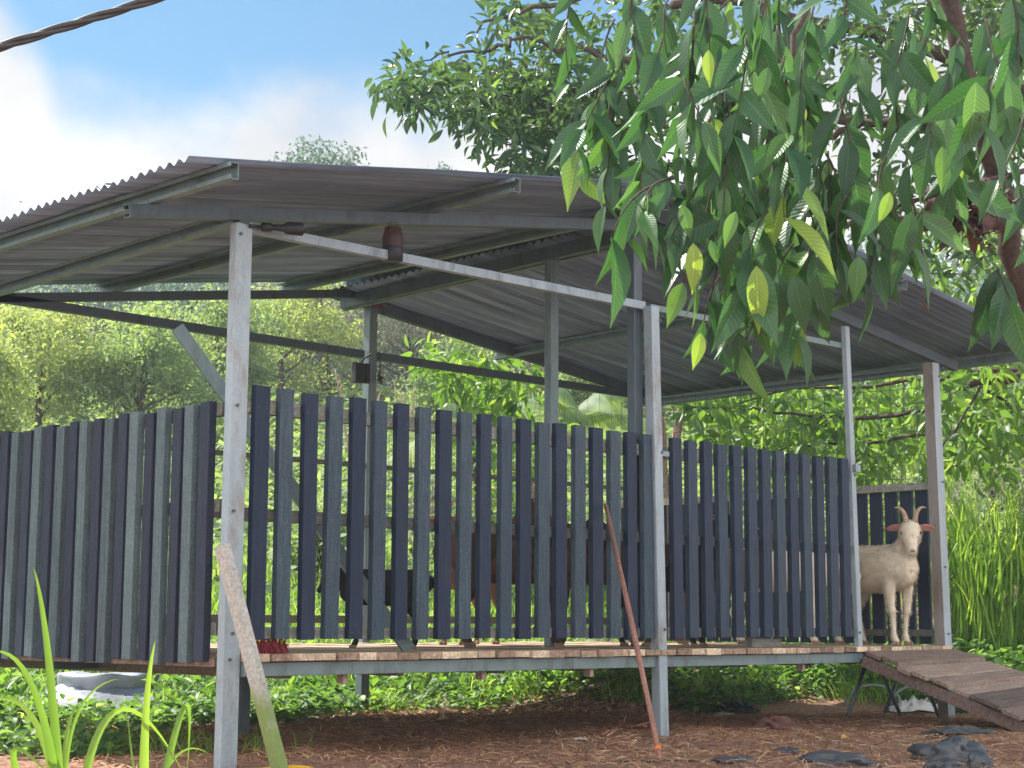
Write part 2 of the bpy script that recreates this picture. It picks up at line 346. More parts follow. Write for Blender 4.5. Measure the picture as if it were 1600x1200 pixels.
# ------------------------------------------------------------------ ground
SV = np.array([sy_, cy_])
def terrain(x, y):
    s_ = (x-CAM[0])*SV[0] + (y-CAM[1])*SV[1]; l = (x-CAM[0])*cy_ - (y-CAM[1])*sy_
    t = np.maximum(0, s_-12.9)
    h = -.59 + .21*t*t/(t+1.2)
    h = np.where(s_ > 60, h + 0*s_, h)
    h = h + .02*np.sin(x*2.3+1)*np.cos(y*1.9) + .012*np.sin(x*6.1)*np.sin(y*5.3+2)
    h = h - .22*np.clip((8.2-s_)/4, 0, 3) * 1.0
    return h
def ter(x, y): return float(terrain(np.array(float(x)), np.array(float(y))))
def make_ground():
    us = np.concatenate([np.arange(-6, 7.5, .5), np.arange(7.5, 16, .1), np.arange(16, 30, .5), np.arange(30, 104, 4)])
    ls = np.concatenate([np.arange(-60, -8, 4), np.arange(-8, 8, .12), np.arange(8, 64, 4)])
    U_, L_ = np.meshgrid(us, ls, indexing='ij')
    X = CAM[0] + U_*SV[0] + L_*cy_; Y = CAM[1] + U_*SV[1] - L_*sy_
    Z = terrain(X, Y); Z = np.where(U_ > 100, terrain(CAM[0]+100*SV[0], CAM[1]+100*SV[1]) - (U_-100)*.05, Z)
    Z = np.where((U_ < 17), Z + rng.normal(size=Z.shape)*.006, Z)
    v = np.stack([X, Y, Z], -1).reshape(-1, 3); n, m = U_.shape
    f = [(i*m+j, i*m+j+1, (i+1)*m+j+1, (i+1)*m+j) for i in range(n-1) for j in range(m-1)]
    me = bpy.data.meshes.new('ground'); me.from_pydata(v.tolist(), [], f); me.update()
    mt, nt, b = mat('ground_soil', .95, 0, .2)
    n1 = tex_noise(nt, 2.2, 8, .7); n2 = tex_noise(nt, 26, 6, .75); n3 = tex_noise(nt, .9, 5, .6)
    brown = ramp(nt, n2, [(.3, (.18, .09, .065)), (.5, (.36, .2, .14)), (.7, (.56, .37, .26))])
    pale = ramp(nt, n2, [(.3, (.09, .06, .045)), (.7, (.26, .19, .15))])
    green = ramp(nt, n2, [(.35, (.035, .07, .02)), (.65, (.13, .2, .06))])
    t = N(nt, 'ShaderNodeTexCoord'); sp = N(nt, 'ShaderNodeSeparateXYZ'); LK(nt, t.outputs['Object'], sp.inputs[0])
    yy = math_n(nt, 'ADD', sp.outputs[1], math_n(nt, 'MULTIPLY', math_n(nt, 'SUBTRACT', n1, .5), 2.5))
    m1 = ramp(nt, math_n(nt, 'MULTIPLY', math_n(nt, 'SUBTRACT', yy, 1.6), .5), [(0, (0,)*3), (1, (1,)*3)])
    m2 = ramp(nt, math_n(nt, 'MULTIPLY', math_n(nt, 'SUBTRACT', yy, 3.6), .7), [(0, (0,)*3), (1, (1,)*3)])
    c = mixc(nt, m1, brown, pale); c = mixc(nt, m2, c, green)
    LK(nt, c, b.inputs['Base Color']); bump(nt, b, n2, .9, .03)
    link('ground', me, mt, None, True, kind='structure')
make_ground()

# ------------------------------------------------------------------ the goat shed
PZ = -.065                                             # top of the deck
shed = empty('goat_shed', (0, 0, -.585), label='raised slatted goat shed with gabled corrugated roof on galvanised posts', cat='shed')
SH = Matrix.Translation((0, 0, .585))
def part(mb, name, mt, bevel=0, parent=None, smooth=False, **k):
    o = mb.build(name, mt, parent or shed, smooth, bevel, **k)
    if parent is None: o.matrix_parent_inverse = SH
    return o
GZ = -.66
def post(x, y, wx, wy, z0, z1, m=M_POST, lean=(0, 0), name='post', **k):
    b = MB(); b.bar((x, y, z0), (x+lean[0], y+lean[1], z1), wx, wy, (0, 1, 0)); return part(b, name, m, .004, **k)
post(-.125, 0, .095, .055, GZ, 1.985, lean=(.01, 0))
post(2.945, -.04, .075, .065, GZ, 1.985, lean=(-.06, 0))
post(2.835, .05, .075, .06, -.02, 2.44, M_DARKBEAM)
post(5.04, -.03, .05, .04, -.15, 2.13, lean=(-.07, 0))
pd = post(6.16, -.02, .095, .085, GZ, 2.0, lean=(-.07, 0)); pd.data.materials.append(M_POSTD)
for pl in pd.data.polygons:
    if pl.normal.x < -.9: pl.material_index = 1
post(3.375, 3.2, .075, .075, GZ, 2.57, M_BEAM, lean=(.03, 0))
post(3.1, 1.0, .075, .06, PZ, 2.5, M_BEAM)
post(6.475, 3.2, .085, .085, GZ, 2.02, M_BEAM)
post(0.0, 3.2, .08, .08, GZ, 2.1, M_BEAM)
post(5.9, 3.2, .07, .07, GZ, PZ-.12, M_DARKBEAM)
post(1.2, 1.7, .07, .07, GZ, PZ-.12, M_DARKBEAM)
def chan(p, q, w, h, m=M_BEAM, name='beam', flip=1):
    b = MB(); b.channel(p, q, w, h, flip=flip); return part(b, name, m)
def zl(x): return 2.19+.152*x
def zr(x, y=0): 
    f = 2.63-.127*(x-3.2); k = 2.565-.113*(x-3.1); t = (y+.5)/3.95; return f*(1-t)+k*t
for (bx, by, zs) in ((-.127, -.0285, (1.93, 1.1, .6, .03, -.09)), (2.94, -.0735, (1.9, 1.1, .9, .05, -.085)), (6.14, -.0635, (1.9, 1.12, .5, .02)), (5.02, -.051, (1.1, .03, -.1))):
    for z in zs:
        b = MB(); b.tube([(bx+.012*math.sin(z*9), by, z), (bx+.012*math.sin(z*9), by-.007, z)], .0085, 6); part(b, 'bolt', M_DARKBEAM)
# sloping headers front and back, tie, rails
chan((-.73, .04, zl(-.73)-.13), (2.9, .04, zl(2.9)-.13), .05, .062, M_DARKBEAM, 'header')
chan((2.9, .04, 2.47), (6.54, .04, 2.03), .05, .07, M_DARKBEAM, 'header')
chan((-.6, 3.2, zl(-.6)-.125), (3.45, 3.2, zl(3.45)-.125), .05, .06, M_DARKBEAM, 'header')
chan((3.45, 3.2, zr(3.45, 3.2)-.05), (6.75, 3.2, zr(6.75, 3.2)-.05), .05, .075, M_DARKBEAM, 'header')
b = MB(); b.bar((-.08, .0, 1.975), (2.86, .0, 1.99), .04, .05); part(b, 'tie_beam', M_TIE, .003)
b = MB(); b.bar((2.91, .0, 1.99), (4.98, .0, 1.995), .035, .04); part(b, 'tie_beam', M_BEAM, .003)
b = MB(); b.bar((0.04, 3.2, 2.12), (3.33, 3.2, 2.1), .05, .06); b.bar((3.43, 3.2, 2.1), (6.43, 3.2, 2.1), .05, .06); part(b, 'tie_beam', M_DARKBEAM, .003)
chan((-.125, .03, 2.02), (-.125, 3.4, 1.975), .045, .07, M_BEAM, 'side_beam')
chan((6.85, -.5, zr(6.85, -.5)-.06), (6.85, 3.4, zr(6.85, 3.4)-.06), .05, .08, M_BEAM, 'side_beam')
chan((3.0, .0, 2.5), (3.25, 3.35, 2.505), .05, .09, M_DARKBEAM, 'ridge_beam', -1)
for x in (-.59, 1.17, 2.72): chan((x, -.6 if x < 2 else -.3, zl(x)-.055), (x, 3.45, zl(x)-.055), .045, .075, M_BEAM, 'purlin', 1)
for x in (4.95,): chan((x, -.53, zr(x, -.5)-.055), (x, 3.42, zr(x, 3.42)-.055), .045, .075, M_BEAM, 'purlin', 1)
chan((3.3, -.3, zr(3.3, -.3)-.055), (3.3, 3.4, zr(3.3, 3.4)-.05), .045, .07, M_BEAM, 'purlin', 1)
chan((6.35, .04, 2.0), (6.35, 3.2, 2.0), .05, .06, M_BEAM, 'side_beam')
def sheet(x0, x1, y0, y1, zf, seq, side):
    """one corrugated sheet, ribs along x"""
    pitch, amp = .076, .0115; ny = int(round((y1-y0)/pitch*8)); nx = 8
    v, f = [], []; off = .008*(seq % 2)
    jag = random.uniform(-.012, .012)
    for i in range(nx+1):
        x = x0+(x1-x0)*i/nx + (jag if i in (0, nx) else 0)
        for j in range(ny+1):
            y = y0+(y1-y0)*j/ny
            v.append((x, y, zf(x, y) + amp*math.cos(2*math.pi*(y-y0)/pitch) + off + .004*noise1(x*1.3+y*.7, seq)))
    m = ny+1
    f = [(i*m+j, (i+1)*m+j, (i+1)*m+j+1, i*m+j+1) for i in range(nx) for j in range(ny)]
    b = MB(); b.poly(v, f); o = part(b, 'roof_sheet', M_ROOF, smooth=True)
    md = o.modifiers.new('thick', 'SOLIDIFY'); md.thickness = .002; md.offset = 1
for k in range(6):
    y0 = -.55+k*.684
    sheet(-.79, 3.3, y0, min(y0+.76, 3.47), lambda x, y: zl(x), k, 0)
    sheet(3.1, 6.98, y0, min(y0+.76, 3.47), lambda x, y: zr(x, y), k, 1)
# ridge flashing folded down over the gap between the two slopes
v = []; n = 24
for i in range(n+1):
    y = -.54+i*4.0/n
    for (xx, zz) in ((3.22, zl(3.22)+.016), (3.36, zl(3.36)+.012), (3.42, zr(3.42, y)+.02), (3.6, zr(3.6, y)+.016)): v.append((xx, y, zz+.003*math.sin(i*1.7)))
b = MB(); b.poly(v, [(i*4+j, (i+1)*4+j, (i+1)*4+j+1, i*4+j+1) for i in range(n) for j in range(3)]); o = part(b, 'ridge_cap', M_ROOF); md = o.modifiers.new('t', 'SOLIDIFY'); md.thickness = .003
# deck
b = MB(); x = -.07; random.seed(3)
while x < 6.12:
    w = random.uniform(.125, .145); e = random.uniform(-.012, .012)
    b.box((x, -.085+e, PZ-.036+random.uniform(-.003, .003)), (x+w-.006, 3.25, PZ+random.uniform(-.003, .003)), random.uniform(.15, .95)); x += w
deck = part(b, 'deck', M_DECK, .002)
b = MB()
b.box((-.07, -.05, PZ-.105), (5.02, -.005, PZ-.04)); b.box((5.06, -.05, PZ-.105), (6.1, -.005, PZ-.04)); part(b, 'deck_frame', M_BEAM, .003)
b = MB(); b.box((-.07, 3.2-.09, PZ-.13), (6.4, 3.2-.05, PZ-.05)); b.box((-.07, 1.65, PZ-.105), (6.1, 1.69, PZ-.04)); part(b, 'deck_frame', M_DARKBEAM)
b = MB()
for x in np.arange(.2, 6, .72): b.box((x, 0.0, PZ-.12), (x+.045, 3.15, PZ-.042), .2)
for x in (.55, 1.5, 2.35, 4.4): b.box((x, -.02, PZ-.15), (x+.03, .03, PZ-.106), .6)
part(b, 'deck_joist', M_RAMP)
b = MB(); 
b.box((-.16, .06, PZ-.06), (-.09, 3.2, PZ-.02), .3); part(b, 'deck_edge', M_RAMP)
# front slat panels
random.seed(11)
def slat_panel(x0, n, z0, z1, tints, name='slat_panel', pitch=.1492):
    b = MB()
    for i in range(n):
        x = x0+i*pitch + random.uniform(-.003, .003); w = random.uniform(.082, .09); dz = random.uniform(-.006, .006); tw = random.uniform(-.004, .004)
        l = random.uniform(-.004, .004)
        b.bar((x, -.035+tw, z0+random.uniform(-.004, .004)), (x+l, -.035, z1+dz), w, .036, (0, 1, 0), tints(i)+random.uniform(-.1, .1))
        for sx in (-.025, .025):
            for sz in (.035, 1.1): b.tube([(x+sx, -.052, z0+sz+random.uniform(-.006, .006)), (x+sx, -.0545, z0+sz)], .0035, 6, 1.6)
    return part(b, name, M_SLAT, .003)
slat_panel(0.0, 20, 0, 1.2, lambda i: .12 if i % 2 == 0 else .62)
slat_panel(3.104, 13, 0, 1.2, lambda i: .18 if i % 2 == 0 else .48)
b = MB()
for (xa, xb) in ((-.07, 2.8), (3.05, 5.0)):
    b.box((xa, -.014, 1.075), (xb, .03, 1.145), .85)
    b.box((xa, -.014, .56), (xb, .025, .62), .25)
    b.box((xa, -.014, .005), (xb, .025, .06), .75)
part(b, 'panel_rail', M_RAIL, .003)
b = MB(); b.bar((2.86, -.03, 1.1), (3.05, -.03, 1.1), .01, .03); part(b, 'bracket', M_TIE)
b = MB(); b.box((4.99, -.075, 1.12), (5.05, -.055, 1.17)); part(b, 'bracket', M_TIE)
b = MB(); b.box((5.03, -.0, .83), (5.075, .02, .92)); b.tube([(5.05, .01, .82), (5.05, .01, .93)], .009); part(b, 'hinge', M_BARKP)
# left side panel: boards alternate light and dark
b = MB(); random.seed(5)
for k in range(27):
    y = .141+k*.1202+random.uniform(-.004, .004)
    dz = random.uniform(-.012, .01)
    t = (.85 if k % 2 else .18) + random.uniform(-.12, .1)
    if k in (5,): t = 1.05
    xx = -.185 if k % 2 else -.175
    b.bar((xx, y, -.112+random.uniform(-.012, .012)), (xx, y+random.uniform(-.006, .006), 1.122+dz), .042, random.uniform(.074, .08), (0, 1, 0), t)
part(b, 'slat_panel', M_SLAT2, .003)
b = MB()
for z in (.02, .6, 1.06): b.box((-.155, .06, z), (-.105, 3.25, z+.06), .5)
part(b, 'panel_rail', M_RAIL)
# end wall behind the doorway
b = MB(); random.seed(9)
for k in range(23):
    y = .09+k*.132
    b.box((6.16, y, PZ+.01), (6.19, y+.1, 1.08+random.uniform(-.01, .01)), .05+random.uniform(-.05, .12))
part(b, 'slat_panel', M_SLAT, .003)
b = MB(); b.box((6.11, .03, 1.07), (6.157, 3.16, 1.125), .95); b.box((6.125, .03, .0), (6.157, 3.16, .05), .3); part(b, 'panel_rail', M_RAIL, .003)
# back rails of the pen
b = MB()
for z in (.08, .8): b.box((.04, 3.165, z), (6.43, 3.2, z+.055), .25)
b.box((.04, 3.17, 1.235), (6.43, 3.195, 1.27), .3)
part(b, 'back_rail', M_RAIL)
# wire mesh on the end wall and the back wall
def mesh_wires(p0, ex, lx, z0, z1, dx, dz, r=.0022):
    b = MB(); p0 = np.array(p0, float); ex = np.array(ex, float)
    for t in np.arange(0, lx, dx):
        q = p0+ex*t; b.tube([(q[0], q[1], z0), (q[0]+.004*math.sin(t*7), q[1]+.01*math.sin(t*9), (z0+z1)/2), (q[0], q[1], z1)], r, 4)
    for z in np.arange(z0, z1, dz):
        b.tube([(*(p0+ex*t)[:2], z+.008*math.sin(t*5+z*9)) for t in np.linspace(0, lx, 18)], r, 4)
    return part(b, 'wire_mesh', M_DARKBEAM)
mesh_wires((6.2, .05, 0), (0, 1, 0), 3.1, 1.0, 2.0, .118, .17, .0026)
mesh_wires((3.45, 3.19, 0), (1, 0, 0), 3.0, 0.1, 2.08, .15, .2, .0016)

# ------------------------------------------------------------------ ramp
ramp_o = empty('ramp', (5.6, -.75, -.585), label='weathered plank ramp descending from the shed doorway, wet planks at the lower end', cat='ramp')
RI = Matrix.Translation((-5.6, .75, .585))
def rz_(y, side): # side 0 left, 1 right
    return PZ-.035 + y*(.345 if side == 0 else .285)
b = MB(); random.seed(21); y = -.09; k = 0
while y > -1.62:
    w = random.uniform(.115, .15); j = random.uniform(-.07, .03); j2 = random.uniform(-.04, .06); t = random.uniform(.002, .02)
    if k % 3 == 1: t += .012
    xl, xr = 5.03+j, 6.16+j2
    pts = []
    for yy, hh in ((y, 0), (y-w+.016, 0)):
        pts += [(xl, yy, rz_(yy, 0)+t), (xr, yy, rz_(yy, 1)+t), (xr, yy, rz_(yy, 1)+t+.028), (xl, yy, rz_(yy, 0)+t+.028)]
    b.poly(pts, [(0, 1, 2, 3), (7, 6, 5, 4), (0, 4, 5, 1), (1, 5, 6, 2), (2, 6, 7, 3), (3, 7, 4, 0)], random.uniform(.25, .8) if y > -.75 else random.uniform(.0, .5))
    y -= w; k += 1
o = b.build('plank', M_RAMP, ramp_o, bevel=.003); o.matrix_parent_inverse = RI
for s_, xx in ((0, 5.06), (1, 6.1)):
    b = MB(); b.bar((xx, -.06, rz_(-.06, s_)-.04), (xx, -1.5, rz_(-1.5, s_)-.035), .045, .075, (0, 0, 1), .3)
    o = b.build('stringer', M_RAMP, ramp_o); o.matrix_parent_inverse = RI
# trestle legs under the head of the ramp
for (a, c) in (((1352, 1040), (1325, 1118)), ((1376, 1048), (1408, 1119)), ((1404, 1058), (1382, 1114)), ((1449, 1074), (1466, 1118))):
    dy = .12 if a[0] in (1352, 1376) else .3
    p = atY(*a, dy if a[0] != 1449 else -.2); q = atY(*c, dy if a[0] != 1449 else -.1)
    b = MB(); b.tube([p, q], .013, 8); o = b.build('leg', M_DARKBEAM, ramp_o, True); o.matrix_parent_inverse = RI

# ------------------------------------------------------------------ goats
def blob(chains, voxel=.011, smooth=6):
    b = MB()
    for ch in chains:
        sy = ch.get('w', 1); pts = ch['p']; P = []
        for i in range(len(pts)-1):
            a, c = np.array(pts[i], float), np.array(pts[i+1], float); n = max(2, int(np.linalg.norm(c[:3]-a[:3])/.012))
            for k in range(n): P.append(a+(c-a)*k/n)
        P.append(np.array(pts[-1], float))
        for p in P:   # a chain of overlapping ellipsoids
            r = p[3]; seg, rin = 12, 8; base = len(b.v)
            for i in range(rin+1):
                th = math.pi*i/rin
                for k in range(seg):
                    a = 2*math.pi*k/seg
                    b.v.append((p[0]+r*math.sin(th)*math.cos(a), p[1]+r*sy*math.sin(th)*math.sin(a), p[2]+r*math.cos(th)))
            for i in range(rin):
                for k in range(seg):
                    b.f.append([base+i*seg+k, base+i*seg+(k+1) % seg, base+(i+1)*seg+(k+1) % seg, base+(i+1)*seg+k]); b.t.append(.5)
    me = b.mesh('tmp'); o = bpy.data.objects.new('tmp', me); COL.objects.link(o)
    m = o.modifiers.new('r', 'REMESH'); m.mode = 'VOXEL'; m.voxel_size = voxel; m.use_smooth_shade = True
    m = o.modifiers.new('s', 'SMOOTH'); m.factor = .5; m.iterations = smooth
    dg = bpy.context.evaluated_depsgraph_get(); ev = o.evaluated_get(dg); out = bpy.data.meshes.new_from_object(ev)
    bpy.data.objects.remove(o); bpy.data.meshes.remove(me)
    out.polygons.foreach_set('use_smooth', [True]*len(out.polygons))
    return out
def mat_fur(name, c, c2=None, patch=None):
    m, nt, b = mat(name, .85, 0, .25)
    n = tex_noise(nt, 7, 5, .6); f = tex_noise(nt, 120, 4, .7, (1, 1, .4))
    col = ramp(nt, n, [(.3, tuple(v*.8 for v in c)), (.7, c)])
    if patch is not None:
        n2 = tex_noise(nt, 3.2, 3, .5); col = mixc(nt, ramp(nt, n2, [(.47, (0,)*3), (.52, (1,)*3)]), col, patch)
    col = mixc(nt, math_n(nt, 'MULTIPLY', f, .5), col, mixc(nt, 1.0, col, (.6, .55, .5), 'MULTIPLY'))
    LK(nt, col, b.inputs['Base Color']); bump(nt, b, f, .6, .004); return m
M_FURW = mat_fur('cream_fur', (.92, .82, .66))
M_FURB = mat_fur('brown_fur', (.14, .07, .04), patch=(.05, .03, .02))
M_FURT = mat_fur('tan_fur', (.17, .105, .07))
M_FURK = mat_fur('black_fur', (.015, .014, .014))
M_FURD = mat_fur('dark_fur', (.09, .05, .035))
M_HORN = mat_wood('horn', [(0, (.2, .13, .09)), (.5, (.36, .25, .17)), (1, (.5, .38, .27))], (1, 1, 30), 3, .5, .6, .3)
M_EAR = mat_plain('pink_ear', (.45, .2, .16), .7, 0, .2)
M_EYE = mat_plain('goat_eye', (.02, .012, .008), .12, 0, .1)
M_NOSE = mat_plain('goat_nose', (.25, .13, .1), .5, 0, .2)
M_HOOF = mat_plain('hoof', (.3, .2, .13), .6, 0, .3)
def goat(name, loc, heading, fur, label, hyaw=0, hpitch=-.25, horns=True, scale=1, lying=False, ear=M_EAR, neck=(.14, .30), fore=.0, coat=0, hs_=1.1):
    root = empty(name, loc, heading, label=label, cat='goat'); root.scale = (scale,)*3
    D = -.42 if lying else 0
    ch = []
    # trunk: deep chest narrowing to the belly, level back
    ch.append(dict(w=.90, p=[(-.36, 0, .60+D, .10), (-.28, 0, .59+D, .145), (-.12, 0, .56+D, .17), (.05, 0, .555+D, .17), (.2, 0, .555+D, .16), (.30, 0, .56+D, .125)]))
    ch.append(dict(w=.5, p=[(-.33, 0, .665+D, .055), (-.1, 0, .665+D, .05), (.2, 0, .675+D, .06)]))
    ch.append(dict(w=.8, p=[(.31, 0, .52+D, .10), (.345, 0, .50+D, .075)]))
    # neck
    nx, nz = .30+neck[0], .58+neck[1]+D
    ch.append(dict(w=.72, p=[(.26, 0, .60+D, .115), (.33, 0, .68+D, .092), (nx-.03, 0, nz-.07, .068), (nx, 0, nz, .058)]))
    ch.append(dict(w=.6, p=[(.35, 0, .55+D, .06), (nx+.0, 0, nz-.06, .042)]))
    # legs
    feet = []
    if not lying:
        for s_ in (-1, 1):
            fx = fore*s_
            ch.append(dict(w=.6, p=[(.24, s_*.075, .52, .075), (.26, s_*.085, .40, .05)]))
            ch.append(dict(w=1, p=[(.26, s_*.085, .42, .042), (.262+fx*.4, s_*.085, .27, .027), (.268+fx*.5, s_*.085, .245, .029), (.262+fx*.7, s_*.082, .22, .021), (.26+fx*.9, s_*.08, .09, .0185), (.262+fx, s_*.08, .06, .023), (.28+fx, s_*.08, .025, .024)]))
            feet.append((.285+fx, s_*.08))
            hx = -fore*s_*1.3
            ch.append(dict(w=.55, p=[(-.27, s_*.075, .55, .115), (-.24, s_*.09, .43, .08), (-.235, s_*.09, .37, .052)]))
            ch.append(dict(w=1, p=[(-.235, s_*.09, .38, .046), (-.31+hx*.4, s_*.09, .27, .027), (-.325+hx*.5, s_*.09, .245, .026), (-.305+hx*.7, s_*.088, .17, .02), (-.29+hx, s_*.085, .07, .0225), (-.27+hx, s_*.085, .025, .024)]))
            feet.append((-.265+hx, s_*.085))
    else:
        for s_ in (-1, 1):
            ch.append(dict(w=.6, p=[(.24, s_*.08, .11, .06), (.34, s_*.11, .05, .035), (.2, s_*.13, .03, .022)]))
            ch.append(dict(w=.6, p=[(-.26, s_*.09, .13, .1), (-.1, s_*.14, .07, .05), (-.28, s_*.16, .03, .025)]))
    ch.append(dict(w=.7, p=[(-.44, 0, .64+D, .028), (-.475, 0, .60+D, .03), (-.48, 0, .55+D, .018)]))
    # head in its own frame: x forward, z up, origin at the poll
    H = Matrix.Translation((nx, 0, nz+.01)) @ Matrix.Rotation(hyaw, 4, 'Z') @ Matrix.Rotation(-hpitch, 4, 'Y')
    def hp(x, y, z): v = H @ Vector((x*hs_, y*hs_, z*hs_)); return (v.x, v.y, v.z)
    hs = [(0, 0, .0, .062), (.035, 0, .012, .064), (.08, 0, -.002, .052), (.125, 0, -.02, .038), (.165, 0, -.03, .032), (.195, 0, -.032, .029)]
    ch.append(dict(w=1, p=[(*hp(*p[:3]), p[3]*hs_) for p in hs]))
    for s_ in (-1, 1):
        ch.append(dict(w=1, p=[(*hp(.02, s_*.028, -.03), .042), (*hp(.09, s_*.014, -.045), .03)]))
        ch.append(dict(w=1, p=[(*hp(.055, s_*.036, .026), .022), (*hp(.035, s_*.036, .034), .022)]))
    ch.append(dict(w=1, p=[(*hp(.16, 0, -.052), .02), (*hp(.19, 0, -.058), .018)]))
    me = blob(ch); body = link('body', me, fur, root)
    if coat:   # short hair over the body
        nv = len(me.vertices); co = np.empty(nv*3); me.vertices.foreach_get('co', co); no = np.empty(nv*3); me.vertices.foreach_get('normal', no)
        co = co.reshape(-1, 3); no = no.reshape(-1, 3); ii = rng.integers(0, nv, coat); P_ = co[ii]+rng.normal(0, .004, (coat, 3)); Nn = no[ii]
        fx_ = Nn*.5+np.array([-.5, 0, -.75])+rng.normal(0, .25, (coat, 3))
        link('coat', scatter_mesh('coat', *leaf_small()[:2], P_, frames(fx_, Nn, rng.uniform(.012, .026, coat), rng.uniform(.0012, .0025, coat)), rng.random(coat)), fur, body)
    def child(b, nm, m, smooth=True, par=body):
        o = b.build(nm, m, par, smooth); return o
    for s_ in (-1, 1):
        b = MB(); L = []
        for i in range(7):
            t = i/6; w = .025*math.sin(math.pi*min(.97, .12+.85*t))**.7; L.append((t, w))
        pts, fs = [], []
        for t, w in L:
            cx_, cz_ = .0-.02*t, .02-.004*t-.02*t*t
            for q, dx in ((-1, .01), (0, -.012), (1, .01)):
                pts.append(hp(cx_+dx*(1-t*.5), s_*(.05+.095*t), cz_+w*q))
        for i in range(6):
            for j in range(2): fs.append((i*3+j, i*3+j+1, (i+1)*3+j+1, (i+1)*3+j))
        b.poly(pts, fs); o = child(b, 'ear', ear); md = o.modifiers.new('t', 'SOLIDIFY'); md.thickness = .006; o.data.materials.append(fur)
        md.material_offset = 0; md.offset = -s_
        if horns:
            b = MB(); path = []; rad = []
            for i in range(12):
                t = i/11; a = t*1.75
                path.append(hp(.005-.035*math.sin(a)*1.3, s_*(.026+.07*t**1.7), .055+.105*math.sin(min(a, 1.7))*.85 - .012*t*t)); rad.append(.019*(1-t)**.7+.002)
            b.tube(path, rad, 10); child(b, 'horn', M_HORN)
        b = MB(); b.lathe((0, 0, 0), [(.001, -.0125), (.0085, -.009), (.0125, 0), (.0085, .009), (.001, .0125)], 12)
        b.v = [hp(.066+x, s_*.0535+y, .016+z) for x, y, z in b.v]; child(b, 'eye', M_EYE)
    b = MB(); b.lathe((0, 0, 0), [(.001, -.012), (.014, -.008), (.019, 0), (.014, .008), (.001, .011)], 12)
    b.v = [hp(.212+x*.55, y*.9, -.02+z) for x, y, z in b.v]; child(b, 'nose', M_NOSE)
    b = MB(); b.tube([hp(.19, -.026, -.052), hp(.212, -.012, -.047), hp(.219, 0, -.043), hp(.212, .012, -.047), hp(.19, .026, -.052)], .0028, 6); child(b, 'mouth', M_NOSE)
    for fx, fy in feet:
        b = MB()
        for q in (-1, 1):
            b.bar((fx-.02, fy+q*.0125, .018), (fx+.032, fy+q*.014, .012), .021, .036, (0, 0, 1), w2=.014, h2=.022)
        o = child(b, 'hoof', M_HOOF, False); md = o.modifiers.new('b', 'BEVEL'); md.width = .005; md.segments = 2
    return root
def heading(th):  # angle between the goat's heading and straight towards the camera, positive = turned to the picture's right
    h = math.sin(th)*np.array([cy_, -sy_]) - math.cos(th)*np.array([sy_, cy_]); return math.atan2(h[1], h[0])
def gpos(px, y): p = atY(px, 1004, y); return (p[0], y, PZ+.002)
th = R_(29); hd = heading(th)
g = gpos(1408, .16)
off = Vector((math.cos(hd), math.sin(hd)))*.27
goat('goat', (g[0]-off.x, g[1]-off.y, g[2]), hd, M_FURW, 'cream white horned goat standing in the doorway facing the camera', hyaw=-R_(39), hpitch=-.6, scale=1.0, neck=(.10, .235), fore=-.03, hs_=1.18, coat=30000)
G2 = [
 ('goat', 1120, 1.2, 95, M_FURT, 'light brown goat behind the left half of the right slat panel', dict(hyaw=.3, hpitch=-.6, horns=False, scale=.95)),
 ('goat', 1215, .95, 75, M_FURW, 'pale goat behind the right slat panel, next to the doorway goat', dict(hyaw=.1, hpitch=-.9, horns=False, scale=.98, neck=(.2, .1))),
 ('goat', 945, .7, -95, M_FURD, 'dark brown goat behind the slats left of the middle post', dict(hyaw=.2, hpitch=-.5, horns=True, scale=1.0)),
 ('goat', 800, .75, 85, M_FURB, 'brown patchy goat standing side on behind the centre slats', dict(hyaw=.2, hpitch=-.7, horns=False, scale=.98, neck=(.2, .14))),
 ('goat', 735, 1.9, -25, M_FURT, 'light brown horned goat facing out from deep inside behind the centre slats', dict(hyaw=.4, hpitch=-.3, horns=True, scale=.92)),
 ('goat', 600, .9, -80, M_FURK, 'black goat standing low behind the slats near the diagonal brace', dict(hyaw=.1, hpitch=-.8, horns=False, scale=.62, neck=(.18, .12))),
 ('goat', 1035, .5, 60, M_FURK, 'black goat showing in the gap beside the middle post', dict(hyaw=-.2, hpitch=-.6, horns=False, scale=.9)),
]
for nm, px, y, deg, fur, lab, kw in G2:
    p = gpos(px, y); goat(nm, p, heading(R_(deg)), fur, lab, **kw)

# ------------------------------------------------------------------ things leaning, hanging, lying
def thing(mb, name, m, label, cat, smooth=False, bevel=0, **k):
    return mb.build(name, m, None, smooth, bevel, label=label, cat=cat, **k)
# leaning timber
M_LEAN = mat_wood('mossy_timber', [(0, (.27, .26, .25)), (.5, (.34, .335, .32)), (1, (.42, .41, .4))], (9, 9, 1), 4, .8, .5, .3)
def mossy():
    nt = M_LEAN.node_tree; b = nt.nodes['Principled BSDF']; src = b.inputs['Base Color'].links[0].from_socket
    t = N(nt, 'ShaderNodeTexCoord'); sp = N(nt, 'ShaderNodeSeparateXYZ'); LK(nt, t.outputs['Object'], sp.inputs[0])
    n = tex_noise(nt, 6, 5, .6)
    f = math_n(nt, 'SUBTRACT', math_n(nt, 'ADD', math_n(nt, 'MULTIPLY', n, 1.0), math_n(nt, 'MULTIPLY', sp.outputs[2], -1.3)), .6)
    LK(nt, mixc(nt, ramp(nt, f, [(0, (0,)*3), (.35, (.85,)*3)]), src, (.16, .24, .035)), b.inputs['Base Color'])
mossy()
b = MB(); b.bar(tuple(atY(347, 852, -.105)), (-.045, -.33, -.62), .05, .07, (0, 1, 0), .6)
thing(b, 'timber_prop', M_LEAN, 'pale square timber with green moss leaning on the left corner post', 'timber', bevel=.004)
